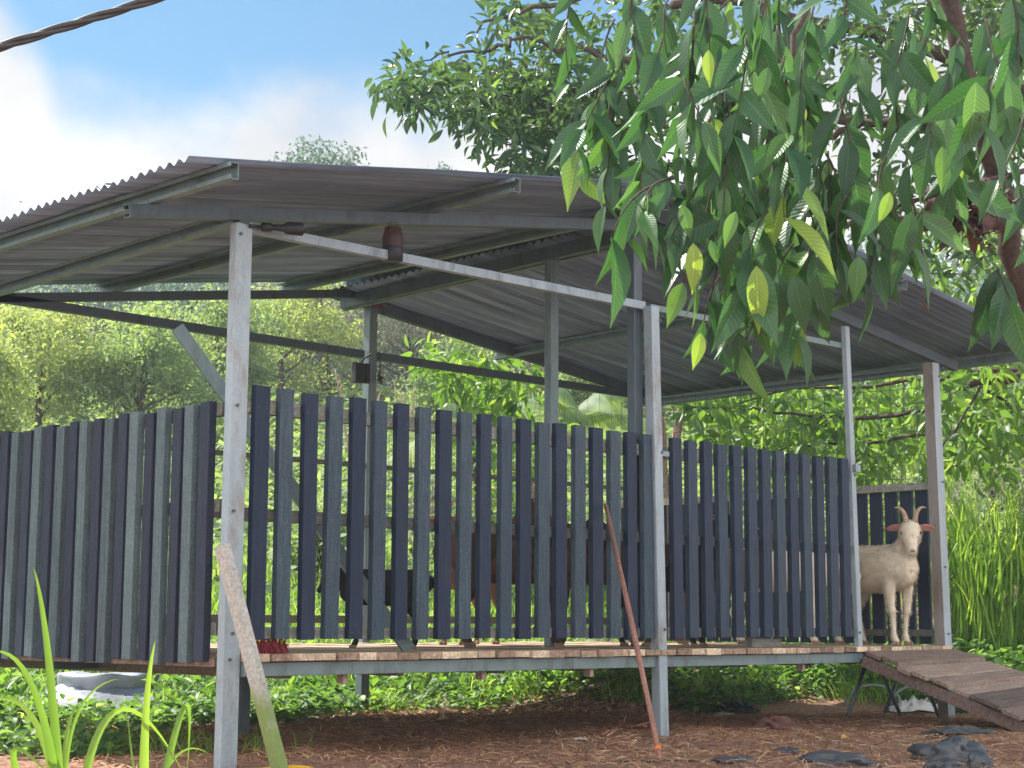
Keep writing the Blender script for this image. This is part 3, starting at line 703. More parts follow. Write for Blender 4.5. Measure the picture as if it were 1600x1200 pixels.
# diagonal steel brace leaning inside the pen
b = MB(); b.channel(tuple(atX(277, 512, .02)), (1.103, .12, PZ+.01), .05, .065)
thing(b, 'leaning_channel', M_BEAM, 'grey steel channel leaning diagonally inside the pen behind the front slats', 'steel bar')
# rake handle
M_STICK = mat_wood('rake_handle', [(0, (.14, .06, .05)), (.5, (.26, .13, .1)), (1, (.4, .24, .18))], (3, 3, 1), 4, .55, .8, .2)
rk = empty('garden_rake', (1.55, -1.2, -.585), label='garden rake with reddish wooden handle leaning on the front slats', cat='rake')
RK = Matrix.Translation((-1.55, 1.2, .585))
p1 = np.array([2.425, -.075, .76]); p0 = np.array([1.53, -1.225, -.57])
b = MB(); b.tube([p0, (p0+p1)/2+np.array([.01, 0, -.01]), p1], [.013, .0145, .012], 10); o = b.build('handle', M_STICK, rk, True); o.matrix_parent_inverse = RK
b = MB(); q = p0+(p1-p0)*.035; q2 = p0+(p1-p0)*.045; b.tube([q, q2], .0165, 10); o = b.build('band', mat_plain('orange_tape', (.8, .2, .05), .5), rk); o.matrix_parent_inverse = RK
b = MB(); b.bar(p0+np.array([-.16, .12, -.005]), p0+np.array([.16, -.12, -.005]), .012, .02)
for t in np.linspace(-1, 1, 12): c = p0+np.array([.16*t, -.12*t, -.01]); b.tube([c, c+np.array([-.01, -.01, -.045])], .003, 5)
o = b.build('rake_head', M_BLACK, rk); o.matrix_parent_inverse = RK
# red broom head on the deck
bh = empty('broom_head', tuple(atZ(410, 1014, PZ)), label='red bristled broom head lying on the deck by the left corner post', cat='broom')
c = np.array(atY(418, 1018, .02)); c[2] = PZ+.035; BH = Matrix.Translation(-Vector(atZ(410, 1014, PZ)))
random.seed(4); pos, ax = [], []
for i in range(900):
    t = random.uniform(-1, 1); a = random.uniform(0, 2*math.pi); r = random.uniform(0, 1)**.5
    pos.append((c[0]+t*.09, c[1]+math.cos(a)*r*.03, c[2]+math.sin(a)*r*.03)); ax.append((.95*max(0, t)**3+random.gauss(0, .1), random.gauss(-.1, .2), random.gauss(-.15, .25)+(1 if random.random() < .2 else -1)*.9))
me = scatter_mesh('bristles', *leaf_small()[:2], pos, frames(np.array(ax), rvec(900), np.full(900, .045), np.full(900, .004)), rng.random(900))
M_RED = mat_plain('red_bristle', (.3, .02, .03), .5, 0, .4, 60)
o = link('bristles', me, M_RED, bh); o.matrix_parent_inverse = BH
b = MB(); b.box((c[0]-.1, c[1]-.016, c[2]-.004), (c[0]+.07, c[1]+.016, c[2]+.02)); o = b.build('brush_block', M_RED, bh, bevel=.006); o.matrix_parent_inverse = BH
# hanging rusty can
c = atY(618, 352, -.02); top = (c[0], -.0, c[2]-.0)
hc = empty('hanging_can', top, label='rusty brown and black can hanging from the front header beam', cat='can')
M_CAN = mat_wood('rusty_can', [(0, (.02, .012, .012)), (.5, (.07, .032, .025)), (1, (.16, .07, .05))], (2, 2, 5), 4, .5, .6, .3)
b = MB(); b.lathe((0, 0, -.185), [(.046, 0), (.052, .01), (.05, .04), (.054, .075), (.056, .12), (.05, .145), (.045, .155), (.046, .172), (.04, .178)], 20, .25); b.build('can_body', M_CAN, hc, True)
b = MB(); b.lathe((0, 0, -.19), [(.044, 0), (.0545, .004), (.0555, .07), (.053, .074)], 20); b.build('sooty_base', M_BLACK, hc, True)
b = MB(); b.tube([(-.035, 0, -.012), (-.02, 0, .02), (.02, 0, .02), (.035, 0, -.012)], .002, 5); b.build('wire_hook', M_CABLE, hc)
# bullet camera on the corner post
c = atY(405, 354, -.05)
sc = empty('security_camera', tuple(c), label='small black bullet camera under the header beside the left corner post', cat='camera')
d = np.array(atY(468, 358, -.12)) - c; d = d/np.linalg.norm(d)
def al(t, r): return tuple(d*t)
b = MB(); b.tube([tuple(-d*.05), tuple(d*.02)], .009, 8); b.tube([tuple(d*.015), tuple(d*.06)], .022, 12); b.build('mount', M_BLACK, sc, True)
b = MB(); b.tube([tuple(d*.06), tuple(d*.085), tuple(d*.12), tuple(d*.14), tuple(d*.215), tuple(d*.22)], [.014, .016, .018, .031, .033, .029], 16); b.build('housing', M_BLACK, sc, True)
b = MB(); b.tube([tuple(d*.2195), tuple(d*.2225)], .024, 16); b.build('lens', mat_plain('lens_glass', (.05, .07, .07), .08), sc)
# black junction box on the back post and a dead twig bundle
c = atY(567, 583, 3.1)
jb = empty('junction_box', (c[0], 3.14, c[2]), label='black plastic box fixed to the back post above the pen', cat='box')
b = MB(); b.box((-.075, -.05, -.075), (.02, 0, .075)); b.box((.03, -.04, -.07), (.075, 0, .08)); b.build('casing', M_BLACK, jb, bevel=.006)
b = MB(); b.tube([(.0, -.02, .07), (.03, -.02, .12), (.1, -.02, .16)], .007, 6); b.build('cable', M_CABLE, jb)
c = atY(593, 560, 3.12); random.seed(8)
b = MB(); b.tube([c+np.array([0, 0, .05]), c, c+np.array([.012, 0, -.06]), c+np.array([.004, 0, -.12]), c+np.array([.015, 0, -.2])], [.005, .006, .005, .006, .004], 6)
for z in (-.13, -.16): b.tube([c+np.array([-.01, 0, z]), c+np.array([.03, 0, z-.02])], .013, 7)
thing(b, 'hanging_chain', M_CABLE, 'short dark chain hanging beside the back post', 'chain', True)
c = atY(592, 462, 3.1); b = MB()
for i in range(26):
    p = c+np.array([random.uniform(-.05, .03), random.uniform(-.03, .03), random.uniform(-.02, .03)]); q = p+np.array([random.uniform(-.03, .05), 0, -random.uniform(.04, .13)])
    b.tube([p, (p+q)/2+np.array([random.uniform(-.02, .02), 0, 0]), q], [.004, .012, .003], 5)
thing(b, 'dried_leaf_bundle', mat_plain('dried_leaf', (.1, .055, .05), .8, 0, .5), 'dried dark leaf bundle hanging at the top of the back post', 'dried leaves')
# feed trough edge inside
b = MB(); p = atY(1195, 1001, .12); b.box((p[0]-.16, .1, PZ), (p[0]+.16, .16, PZ+.055), .95); thing(b, 'timber_offcut', M_RAIL, 'pale timber offcut lying on the deck behind the right panel', 'timber', bevel=.003)
# overhead cable
b = MB(); A, B_ = atd(-60, 92, 5.2), atd(320, -26, 5.6)
for k in range(3):
    pth = []
    for i in range(60):
        t = i/59*1.0; p = A+(B_-A)*(t*1.3-.1); a = t*17+k*2.09; p = p+RT*0.0+UP*math.sin(a)*.008+FW*math.cos(a)*.008 - np.array([0, 0, .05])*math.sin(math.pi*t)*0
        pth.append(p)
    b.tube(pth, .0085, 8, tint=k/3)
thing(b, 'overhead_cable', M_CABLE, 'thick twisted black cable crossing the sky at the top left', 'cable', True)
# round lid with a crumpled silver sheet
p = np.array(atd(160, 1062, 13.3)); gz = ter(p[0], p[1])
lid = empty('round_tub', (p[0], p[1], gz), label='round tub covered with crumpled silver sheeting in the weeds at left', cat='tub')
M_SILV = mat_plain('silver_sheet', (.3, .32, .37), .45, .3, .3, 5, .5, .8)
b = MB(); prof = [(.26, 0), (.33, .1), (.35, p[2]-gz+.02), (.345, p[2]-gz+.045), (.3, p[2]-gz+.05), (.1, p[2]-gz+.03), (.001, p[2]-gz+.025)]; b.lathe((0, 0, 0), prof, 40)
b.v = [(x+.012*math.sin(z*30+math.atan2(y, x)*5), y+.012*math.cos(math.atan2(y, x)*7), z+.012*math.sin(x*17+y*9)) for x, y, z in b.v]; b.build('cover', M_SILV, lid, True)
v, f = [], []; n = 30
for i in range(n):
    for j in range(n):
        a, r = 2*math.pi*i/(n-1), .3+.35*j/(n-1)
        v.append((r*1.15*math.cos(a), r*math.sin(a), .13-.12*(j/(n-1)) + .03*math.sin(i*1.9+j*.8)*math.sin(j*1.1+i)+.02*random.random()))
f = [(i*n+j, (i+1)*n+j, (i+1)*n+j+1, i*n+j+1) for i in range(n-1) for j in range(n-1)]
b = MB(); b.poly(v, f); b.build('sheeting', M_SILV, lid, True)
# yellow hose coil at the foot of the corner post
b = MB(); c = np.array([-.1, -.36, -.6])
for k in range(3):
    b.tube([c+np.array([(.17+.01*k)*math.cos(a), (.13+.008*k)*math.sin(a), .012*k+.004*math.sin(a*3)]) for a in np.linspace(0, 2*math.pi, 36)], .0085, 8)
thing(b, 'garden_hose', mat_plain('yellow_hose', (.85, .5, .03), .35, 0, .1), 'yellow hose coiled on the ground at the left corner post', 'hose', True)
# arched pipes behind the trestle
for px, lab in ((1365, 'thin grey arched pipe behind the nearer ramp trestle'), (1435, 'thin grey arched pipe beside the white sack behind the ramp')):
    c = atd(px, 1100, 13.2); c[2] = ter(c[0], c[1]); b = MB()
    b.tube([c+RT*.22*math.cos(a)+np.array([0, 0, .17*math.sin(a)]) for a in np.linspace(0, math.pi, 20)], .009, 7)
    thing(b, 'arched_pipe', M_TIE, lab, 'pipe', True, group='arched pipes behind the ramp')
# white sheet scraps, black bag
def rag(px, py, s_, w, h, m, name, label, cat, seed):
    random.seed(seed); c = atd(px, py, s_); c[2] = ter(c[0], c[1])+.012; v, f = [], []; n = 14
    for i in range(n):
        for j in range(n):
            a, bb = i/(n-1)-.5, j/(n-1)-.5; e = 1+.25*math.sin(i*1.3+seed)*math.cos(j*1.7)
            q = c+RT*a*w*e+np.array([SV[0], SV[1], 0])*bb*w*.8*e; v.append((q[0], q[1], c[2]+h*max(0, 1-3.4*(a*a+bb*bb))*(.7+.4*math.sin(i*2.2+j)*math.sin(j*1.6+seed))))
    b = MB(); b.poly(v, [(i*n+j, (i+1)*n+j, (i+1)*n+j+1, i*n+j+1) for i in range(n-1) for j in range(n-1)]); thing(b, name, m, label, cat, True)
rag(1150, 1082, 13.0, .35, .1, M_BLACK, 'plastic_bag', 'black plastic bag with a pale edge on the ground behind the right panel', 'bag', 1)
rag(1130, 1085, 12.8, .16, .03, M_WHITE, 'paper_scrap', 'white scrap beside the black plastic bag', 'scrap', 2)
rag(1430, 1092, 13.0, .42, .11, M_WHITE, 'white_sack', 'white and dark sack lying behind the ramp trestle', 'sack', 3)
rag(906, 1155, 9.6, .075, .01, M_WHITE, 'paper_scrap', 'small white paper scrap lying on the brown straw', 'scrap', 4)
rag(1597, 985, 14.0, .55, .12, mat_plain('pale_rock', (.3, .33, .38), .6), 'pale_boulder', 'pale grey boulder among the weeds at the right edge', 'rock', 6)
# rocks
def rock(px, py, w, h, seed, label, d=None, m=M_ROCK):
    random.seed(seed); p = atZ(px, py, -.585) if d is None else atd(px, py, d); z = ter(p[0], p[1])
    import mathutils
    b = MB(); n1, n2 = 48, 26
    for i in range(n2+1):
        th_ = math.pi*i/n2
        for k in range(n1):
            a = 2*math.pi*k/n1; v = Vector((math.sin(th_)*math.cos(a), math.sin(th_)*math.sin(a), math.cos(th_)))
            r = 1+.55*mathutils.noise.noise(v*1.3+Vector((seed*3.1, 0, 0)))+.2*mathutils.noise.noise(v*3.1+Vector((0, seed*1.7, 0)))+.07*mathutils.noise.noise(v*9+Vector((0, seed*1.7, 0)))
            r -= .3*abs(mathutils.noise.noise(v*2.2+Vector((seed*1.3, 4, 0)))); r = min(r, 1.15)
            q = RT*v.x*r*w/2+np.array([SV[0], SV[1], 0])*v.y*r*w*.4
            b.v.append((p[0]+q[0], p[1]+q[1], z+v.z*r*h*.6+h*.15))
    for i in range(n2):
        for k in range(n1): b.f.append([i*n1+k, i*n1+(k+1) % n1, (i+1)*n1+(k+1) % n1, (i+1)*n1+k]); b.t.append(.5)
    thing(b, 'rock', m, label, 'rock', True, bevel=0)
for a in [(1490, 1185, .42, .15, 1, 'largest dark wet rock, angular, at the lower right foreground'),
          (1310, 1197, .36, .09, 2, 'low dark rock left of the largest angular rock'),
          (1530, 1200, .14, .1, 3, 'small rounded rock in front of the largest angular rock'),
          (1480, 1203, .2, .07, 4, 'small flat rock at the bottom edge below the largest rock'),
          (1500, 1152, .42, .06, 5, 'long brownish rock just below the ramp foot'),
          (1590, 1140, .2, .11, 6, 'dark rock at the right edge under the ramp end'),
          (1150, 1195, .22, .05, 7, 'flat grey stone half buried in straw at the bottom centre'),
          (1230, 1178, .14, .06, 8, 'small dark stone left of the low dark rock')]:
    rock(*a)
rock(1215, 1135, .34, .11, 12, 'low reddish soil mound right of the middle post', m=mat_plain('red_soil', (.17, .085, .07), .95, 0, .4, 20, .2, .8))
# fallen leaves
M_FALL = mat_plain('fallen_leaf', (.45, .26, .05), .6, 0, .3)
v0, f0, _ = leaf_mid()
for i, (px, py, lab) in enumerate([(1315, 1155, 'orange fallen leaf on the soil below the right panel'), (1265, 1170, 'yellow fallen leaf near the small dark stone'), (1350, 1128, 'brown curled fallen leaf below the ramp trestle')]):
    p = atZ(px, py, -.575); p[2] = ter(p[0], p[1])+.02
    me = scatter_mesh('fallen_leaf', v0, f0, [p], frames(np.array([[math.cos(i*2), math.sin(i*2), .15]]), np.array([[0, -.5, 1.]]), np.array([.09]), np.array([.05])), np.array([.5]))
    link('fallen_leaf', me, M_FALL, label=lab, cat='fallen leaf')

# ------------------------------------------------------------------ straw and weeds
def sl2xy(s_, l): return CAM[0]+s_*SV[0]+l*cy_, CAM[1]+s_*SV[1]-l*sy_
def blade_t(): # narrow bent strip
    v = [(-.5, 0, 0), (.5, 0, 0), (-.45, .4, .02), (.45, .4, .02), (-.3, .75, -.06), (.3, .75, -.06), (0, 1, -.2)]
    return v, [(0, 1, 3, 2), (2, 3, 5, 4), (4, 5, 6)], [(a+.5, b) for a, b, c in v]
n = 42000; s_ = rng.uniform(7.2, 12.9, n); l = rng.uniform(-3.2, 4.4, n); x, y = sl2xy(s_, l)
keep = (y < 2.9+.5*np.sin(x*2)) & ~((x < .6) & (y > .8)); x, y = x[keep], y[keep]; n = len(x)
a = rng.uniform(0, 2*math.pi, n); ax = np.stack([np.cos(a), np.sin(a), rng.normal(0, .18, n)], -1)
me = scatter_mesh('straw_litter', *blade_t()[:2], np.stack([x, y, terrain(x, y)+rng.uniform(0, .022, n)], -1), frames(ax, np.stack([rng.normal(0, .3, n), rng.normal(0, .3, n), np.ones(n)], -1), rng.uniform(.04, .16, n), rng.uniform(.003, .008, n)), np.clip(rng.normal(.5, .25, n), 0, 1))
link('straw_litter', me, M_STRAW, kind='stuff', label='brown dry straw and needles littering the ground in front of the shed', cat='straw')
def patch(name, n, srange, lrange, cond, lh, lw, m, label, cat, hmax, tmpl=leaf_mid, up=.4, tmean=.45, clump=12, spread=.1):
    k = n//clump; s0 = rng.uniform(*srange, k); l0 = rng.uniform(*lrange, k); x0, y0 = sl2xy(s0, l0)
    ok = cond(x0, y0, s0, l0) & ~((np.abs(l0/s0+.2415) < .036) & (s0 > 11.6) & (s0 < 13.75)); x0, y0 = x0[ok], y0[ok]; k = len(x0)
    tl = np.repeat(rng.normal(0, .14, k), clump)
    x = np.repeat(x0, clump)+rng.normal(0, spread, k*clump); y = np.repeat(y0, clump)+rng.normal(0, spread, k*clump); n = len(x)
    hh = np.repeat(rng.uniform(.3, 1, k), clump)*hmax
    z = terrain(x, y)+rng.uniform(0, 1, n)*hh
    a = rng.uniform(0, 2*math.pi, n); ax = np.stack([np.cos(a), np.sin(a), rng.normal(up, .35, n)], -1)
    nm = np.stack([rng.normal(0, .5, n), rng.normal(0, .5, n), np.ones(n)], -1)
    t, f, u = tmpl(); me = scatter_mesh(name, t, f, np.stack([x, y, z], -1), frames(ax, nm, rng.uniform(.6, 1.3, n)*lh, rng.uniform(.6, 1.3, n)*lw), np.clip(rng.normal(tmean, .16, n)+tl, 0, 1), u)
    link(name, me, m, kind='stuff', label=label, cat=cat)
behind = lambda x, y, s, l: (y > 3.5+.4*np.sin(x*1.7)) | ((x < -.1) & (y > .9+.3*np.sin(x*4)))
patch('weed_cover', 70000, (8.6, 16), (-4.4, 5.2), lambda x, y, s, l: ((((y > 2.95+.35*np.sin(x*1.7+1)+.5*(x > 5.0)) & ~((np.abs(x-4.3) < .45) & (y < 4.1))) | (s > 13.5+.35*np.sin(l*3))) & ((s > 11.5) | (np.sin(x*9)*np.sin(y*7) > -.2)) | ((x < .3) & (y > .9+.25*np.sin(x*4)))), .07, .045, M_WEED, 'low broad-leaved green weeds covering the ground behind and left of the shed', 'weeds', .17)
patch('weed_cover', 30000, (11.2, 16), (2.4, 9), lambda x, y, s, l: (x > 6.9+.3*np.sin(y*2)) & (y > -.6), .085, .06, M_WEED, 'lush broad-leaved weeds beside and beyond the ramp', 'weeds', .42, tmean=.55)
patch('meadow_grass', 26000, (14.2, 21), (-5, 6.5), lambda x, y, s, l: behind(x, y, s, l) & ((x < 6.4) | (s > 16.5)) & (rng.random(len(x)) < .8), .28, .012, M_GRASS, 'bright green meadow grass on the slope behind the shed', 'grass', .05, blade_t, 2.0, .62)
patch('meadow_grass', 3500, (8.6, 13), (-4, -1.0), lambda x, y, s, l: (x < .8) & (y > .4), .13, .005, M_GRASS, 'thin grass tufts on the ground left of the shed', 'grass', .03, blade_t, 1.6, .5)
patch('meadow_grass', 9000, (11.2, 14.6), (-4.4, 5.2), lambda x, y, s, l: ((y > 3.1) | (s > 13.4) | ((x < .2) & (y > .8))) & (np.sin(x*5.1+1)*np.sin(y*4.3) > -.1), .2, .007, M_GRASS, 'thin mixed grass blades growing up through the weeds under and behind the deck', 'grass', .04, blade_t, 1.8, .6, 14, .08)
patch('dry_litter', 9000, (11.6, 14.2), (-4, 5), lambda x, y, s, l: (y > 2.0), .07, .02, M_STRAW, 'pale dry leaves and twigs scattered among the weeds behind the deck', 'leaf litter', .02, leaf_small, .1, .75, 10, .14)
patch('weed_cover', 4200, (11.6, 15), (-4.4, 5.2), lambda x, y, s, l: ((y > 3.4) | (s > 13.8)), .12, .05, M_LMID, 'taller paler weeds standing out of the low ground cover behind the shed', 'weeds', .28, leaf_mid, .8, .6, 9, .06)
# foreground grass plants (broad blades)
def blades(root_px, tips, d, wpx, label, name='grass_plant'):
    b0 = atd(root_px[0], root_px[1], d); gzz = ter(b0[0], b0[1]); r = empty(name, (b0[0], b0[1], gzz), label=label, cat='grass plant')
    inv = Matrix.Translation((-b0[0], -b0[1], -gzz))
    for i, tip in enumerate(tips):
        (tx, ty), (mx_, my_), dd, w = tip
        A = np.array(b0)+RT*random.uniform(-.015, .015); A[2] = gzz; C_ = atd(tx, ty, d+dd); Bm = atd(mx_, my_, d+dd*.5); n = 16; v, f = [], []; ww = w*(d/F_PX)/2
        Bc = 2*Bm-.5*(A+C_)
        for k in range(n+1):
            t = k/n; p = A*(1-t)**2+2*Bc*t*(1-t)+C_*t*t; tg = nrm(2*(1-t)*(Bc-A)+2*t*(C_-Bc)); sd_ = nrm(np.cross(tg, FW)); up_ = np.cross(sd_, tg)
            wd = ww*min(1, 1.25*(1-t)**.75)*(.45+.55*min(1, t*4))
            v += [p-sd_*wd+up_*wd*.5, p, p+sd_*wd+up_*wd*.5]
        for k in range(n): f += [(k*3, k*3+1, k*3+4, k*3+3), (k*3+1, k*3+2, k*3+5, k*3+4)]
        b = MB(); b.poly(v, f, random.uniform(.25, .6)); o = b.build('blade', M_GRASS, r, True); o.matrix_parent_inverse = inv
random.seed(31)
blades((112, 1330), [((52, 885), (78, 1060), 0, 17), ((285, 1205), (170, 1120), .3, 14), ((-20, 1020), (60, 1100), -.1, 15), ((-30, 1105), (60, 1140), .1, 15), ((128, 1095), (100, 1180), .2, 10), ((95, 1230), (20, 1185), -.2, 14), ((190, 1060), (110, 1150), .1, 8)], 5.2, 0, 'tall grass plant with arching blades at the lower left corner')
blades((228, 1340), [((243, 1000), (226, 1140), 0, 17), ((292, 1210), (285, 1110), .2, 12), ((200, 1110), (208, 1200), .2, 5), ((330, 1180), (262, 1200), .1, 7)], 5.4, 0, 'smaller grass plant with upright blades left of the corner post')
# dry stems near the middle post
random.seed(12); b = MB()
for (pa, pb, pc) in (((940, 1150), (975, 1140), (1010, 1148)), ((965, 1060), (985, 1100), (975, 1140)), ((975, 1140), (960, 1150), (948, 1165)), ((985, 1138), (1040, 1130), (1075, 1120))):
    P = [np.array(atZ(q[0], max(q[1], 1085)+0, -.56)) if True else 0 for q in (pa, pb, pc)]
    b.tube([p+np.array([0, 0, .01+.02*i]) for i, p in enumerate(P)], .004, 5)
thing(b, 'dry_stem', M_STRAW, 'pale dry plant stems on the straw left of the middle post', 'plant stem', True)

# tall cane grass at the right
def cane(px, py, d, h, n, label, spread=.3):
    p = atd(px, py, d); z = ter(p[0], p[1]); r = empty('cane_grass', (p[0], p[1], z), label=label, cat='tall grass', group='tall grass clumps beyond the ramp')
    a = rng.uniform(0, 2*math.pi, n); rad = rng.uniform(0, spread, n); pos = np.stack([np.cos(a)*rad, np.sin(a)*rad, rng.uniform(0, .55, n)*h], -1)
    out = rng.uniform(0, 2*math.pi, n); lean = rng.uniform(.08, .7, n)
    ax = np.stack([np.cos(out)*lean, np.sin(out)*lean, np.ones(n)], -1)
    v, f, u = [], [], []; m_ = 8
    for k in range(m_+1):
        t = k/m_; w = .5*(1-t**2.2)*(.6+.4*min(1, t*5))
        for s2 in (-1, 0, 1): v.append((w*s2, t*(1-.25*t*t), -.62*t**2.6+abs(s2)*w*.012)); u.append((s2*.5+.5, t))
    for k in range(m_):
        for j in range(2): f.append((k*3+j, k*3+j+1, (k+1)*3+j+1, (k+1)*3+j))
    ln = rng.uniform(.4, .8, n)*h*.75
    nm = np.stack([-np.cos(out), -np.sin(out), lean], -1)
    me = scatter_mesh('cane_leaves', v, f, pos, frames(ax, -nm, ln, rng.uniform(.013, .024, n)), np.clip(rng.normal(.55, .24, n), 0, 1), u); link('leaves', me, M_GRASS, r)
    b = MB()
    for i in range(12):
        q = pos[i]*np.array([1, 1, 0]); b.tube([q, q+np.array([ax[i][0]*.3*h, ax[i][1]*.3*h, h*.6])], .008, 5, tint=.8)
    b.build('stem', M_GRASS, r)
cane(1500, 975, 14.9, 1.95, 210, 'tall cane grass clump just right of the doorway post')
cane(1555, 970, 14.6, 1.8, 210, 'tall cane grass clump between the doorway post and the right edge')
cane(1608, 980, 14.4, 2.0, 190, 'tall cane grass clump cut by the right edge of the picture')
cane(1350, 940, 16.5, 1.3, 110, 'tall cane grass clump seen through the doorway end wall')

# ------------------------------------------------------------------ trees
def limb(b, path, r0_, r1_, seg=9, wob=.0, tint=.5):
    n = len(path); P = []
    for i in range(n-1):
        for k in range(5):
            t = k/5; P.append(np.array(path[i])*(1-t)+np.array(path[i+1])*t)
    P.append(np.array(path[-1])); P = [p+rng.normal(0, wob, 3) for p in P]
    b.tube(P, list(np.linspace(r0_, r1_, len(P))), seg, tint)
def crown_tree(name, px, base_y, d, top_y, wpx, m, label, leaf=.11, n=5200, trunk_m=None, blobs=9, cat='tree', sparse=0, depth=None, tmean=.45, th=.35, trunk_r=None, group='trees on the slope behind the shed', tmpl=leaf_small, lw=.5):
    """a tree at distance d: crown of leaf clumps on limbs"""
    b0 = atd(px, base_y, d); gz_ = ter(b0[0], b0[1]); topz = atd(px, top_y, d)[2]; H_ = topz-gz_; Wd = wpx*d/F_PX
    r = empty(name, (b0[0], b0[1], gz_), label=label, cat=cat, group=group)
    tr = trunk_r or H_*.018+.03
    b = MB(); zc = H_*(.3 if not sparse else .25)
    lean = rng.normal(0, .04, 2)*H_
    limb(b, [(0, 0, -.1), (lean[0]*.5, lean[1]*.5, H_*.3), (lean[0], lean[1], H_*.62), (lean[0]*1.2, lean[1]*1.2, H_*.9)], tr, tr*.25, 8, .01)
    cen = []
    for i in range(blobs):
        a = i*2.4+rng.uniform(0, 1); t = (i+.5)/blobs; zz = H_*(th+(.93-th)*t); rad = Wd*.5*math.sin(math.pi*(.22+.68*t))**.8*rng.uniform(.45, .8)
        if i == blobs-1: rad = 0
        c = np.array([math.cos(a)*rad+lean[0]*t, math.sin(a)*rad+lean[1]*t, zz]); cen.append(c)
        limb(b, [(lean[0]*t*.7, lean[1]*t*.7, zz*.62), c*np.array([.5, .5, .85]), c*np.array([.95, .95, 1])], tr*.4, tr*.1, 5, .015)
    b.build('trunk', trunk_m or M_BARK, r, True)
    cen = np.array(cen); br = Wd*rng.uniform(.15, .27, blobs)
    # sub-clumps on each blob's shell
    sub = 16; sc_ = []; st = []
    for c, q in zip(cen, br):
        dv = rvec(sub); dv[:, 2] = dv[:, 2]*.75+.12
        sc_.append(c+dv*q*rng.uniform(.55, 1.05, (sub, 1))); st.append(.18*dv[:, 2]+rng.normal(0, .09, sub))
    sc_ = np.concatenate(sc_); st = np.concatenate(st); k = len(sc_)
    per = max(4, n//k); pos = np.repeat(sc_, per, 0)+rng.normal(0, 1, (k*per, 3))*np.array([1, 1, .6])*np.repeat(np.repeat(br, sub), per)[:, None]*.27
    nn = len(pos); ax = rvec(nn); ax[:, 2] -= .35; nm = rvec(nn); nm[:, 2] = np.abs(nm[:, 2])+.5
    t, f, u = tmpl()
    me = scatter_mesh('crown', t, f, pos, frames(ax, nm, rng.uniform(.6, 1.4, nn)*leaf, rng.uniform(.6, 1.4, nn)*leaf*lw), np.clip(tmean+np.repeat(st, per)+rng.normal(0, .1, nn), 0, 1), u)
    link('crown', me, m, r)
    return r
T = crown_tree
Yl, Gr, Du, Bl = M_FAR
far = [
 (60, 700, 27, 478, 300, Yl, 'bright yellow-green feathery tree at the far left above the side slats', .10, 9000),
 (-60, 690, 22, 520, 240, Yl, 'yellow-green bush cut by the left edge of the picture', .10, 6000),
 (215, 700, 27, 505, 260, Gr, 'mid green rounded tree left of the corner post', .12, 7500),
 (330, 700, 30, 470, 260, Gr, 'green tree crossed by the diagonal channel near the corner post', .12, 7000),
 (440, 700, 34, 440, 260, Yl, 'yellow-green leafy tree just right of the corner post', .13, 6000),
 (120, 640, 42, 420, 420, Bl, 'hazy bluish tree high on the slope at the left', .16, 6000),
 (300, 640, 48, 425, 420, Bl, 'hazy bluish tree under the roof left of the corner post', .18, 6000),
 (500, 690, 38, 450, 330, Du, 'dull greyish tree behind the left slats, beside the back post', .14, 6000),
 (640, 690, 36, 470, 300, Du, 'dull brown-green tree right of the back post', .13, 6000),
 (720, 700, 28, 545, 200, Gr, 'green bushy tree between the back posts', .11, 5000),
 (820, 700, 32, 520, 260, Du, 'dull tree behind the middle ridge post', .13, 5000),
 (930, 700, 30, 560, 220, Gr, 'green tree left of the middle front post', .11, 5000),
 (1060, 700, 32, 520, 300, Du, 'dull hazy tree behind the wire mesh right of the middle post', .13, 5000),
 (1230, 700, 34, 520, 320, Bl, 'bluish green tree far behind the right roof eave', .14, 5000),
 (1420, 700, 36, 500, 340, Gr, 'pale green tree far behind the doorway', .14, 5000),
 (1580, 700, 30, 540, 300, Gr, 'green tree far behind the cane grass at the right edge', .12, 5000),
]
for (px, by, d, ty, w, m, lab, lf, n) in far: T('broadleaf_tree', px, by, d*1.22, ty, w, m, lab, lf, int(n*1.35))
# far wooded skyline as one mass
n = 60000; s_ = rng.uniform(46, 72, n); l = rng.uniform(-26, 28, n); x, y = sl2xy(s_, l); z = terrain(x, y)+rng.uniform(0, 1, n)*(3.6+1.0*np.sin(l*.55)+.8*np.sin(l*1.3+1))
ax = rvec(n); nm = rvec(n); nm[:, 2] += .5; t, f, u = leaf_small()
me = scatter_mesh('distant_woods', t, f, np.stack([x, y, z], -1), frames(ax, nm, rng.uniform(.15, .42, n), rng.uniform(.1, .25, n)), np.clip(rng.normal(.45, .2, n), 0, 1), u)
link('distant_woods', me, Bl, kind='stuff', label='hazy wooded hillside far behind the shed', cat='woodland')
patch('hill_scrub', 60000, (17, 46), (-15, 17), lambda x, y, s, l: s > 16, .2, .11, Gr, 'patchy green scrub covering the slope between the trees', 'scrub', .9, leaf_small, .3, .4, 14, .3)
# bushes close behind the shed
for (px, by, d, ty, w, m, lab) in [(500, 880, 19, 800, 170, Gr, 'small green bush behind the left slats'), (760, 880, 18, 700, 240, Gr, 'leafy green bush seen through the centre slats'), (690, 885, 20, 770, 160, Du, 'dull brownish bush behind the centre slats'), (1180, 900, 18, 780, 260, Gr, 'green bush seen through the right slats'), (1400, 880, 19, 740, 160, Gr, 'green bush behind the doorway end wall'), (1560, 860, 20, 700, 260, Du, 'dull straw-coloured bush behind the cane grass')]:
    T('bush', px, by, d, ty, w, m, lab, .08, 3000, blobs=7, cat='bush', th=.15, group='bushes behind the shed')
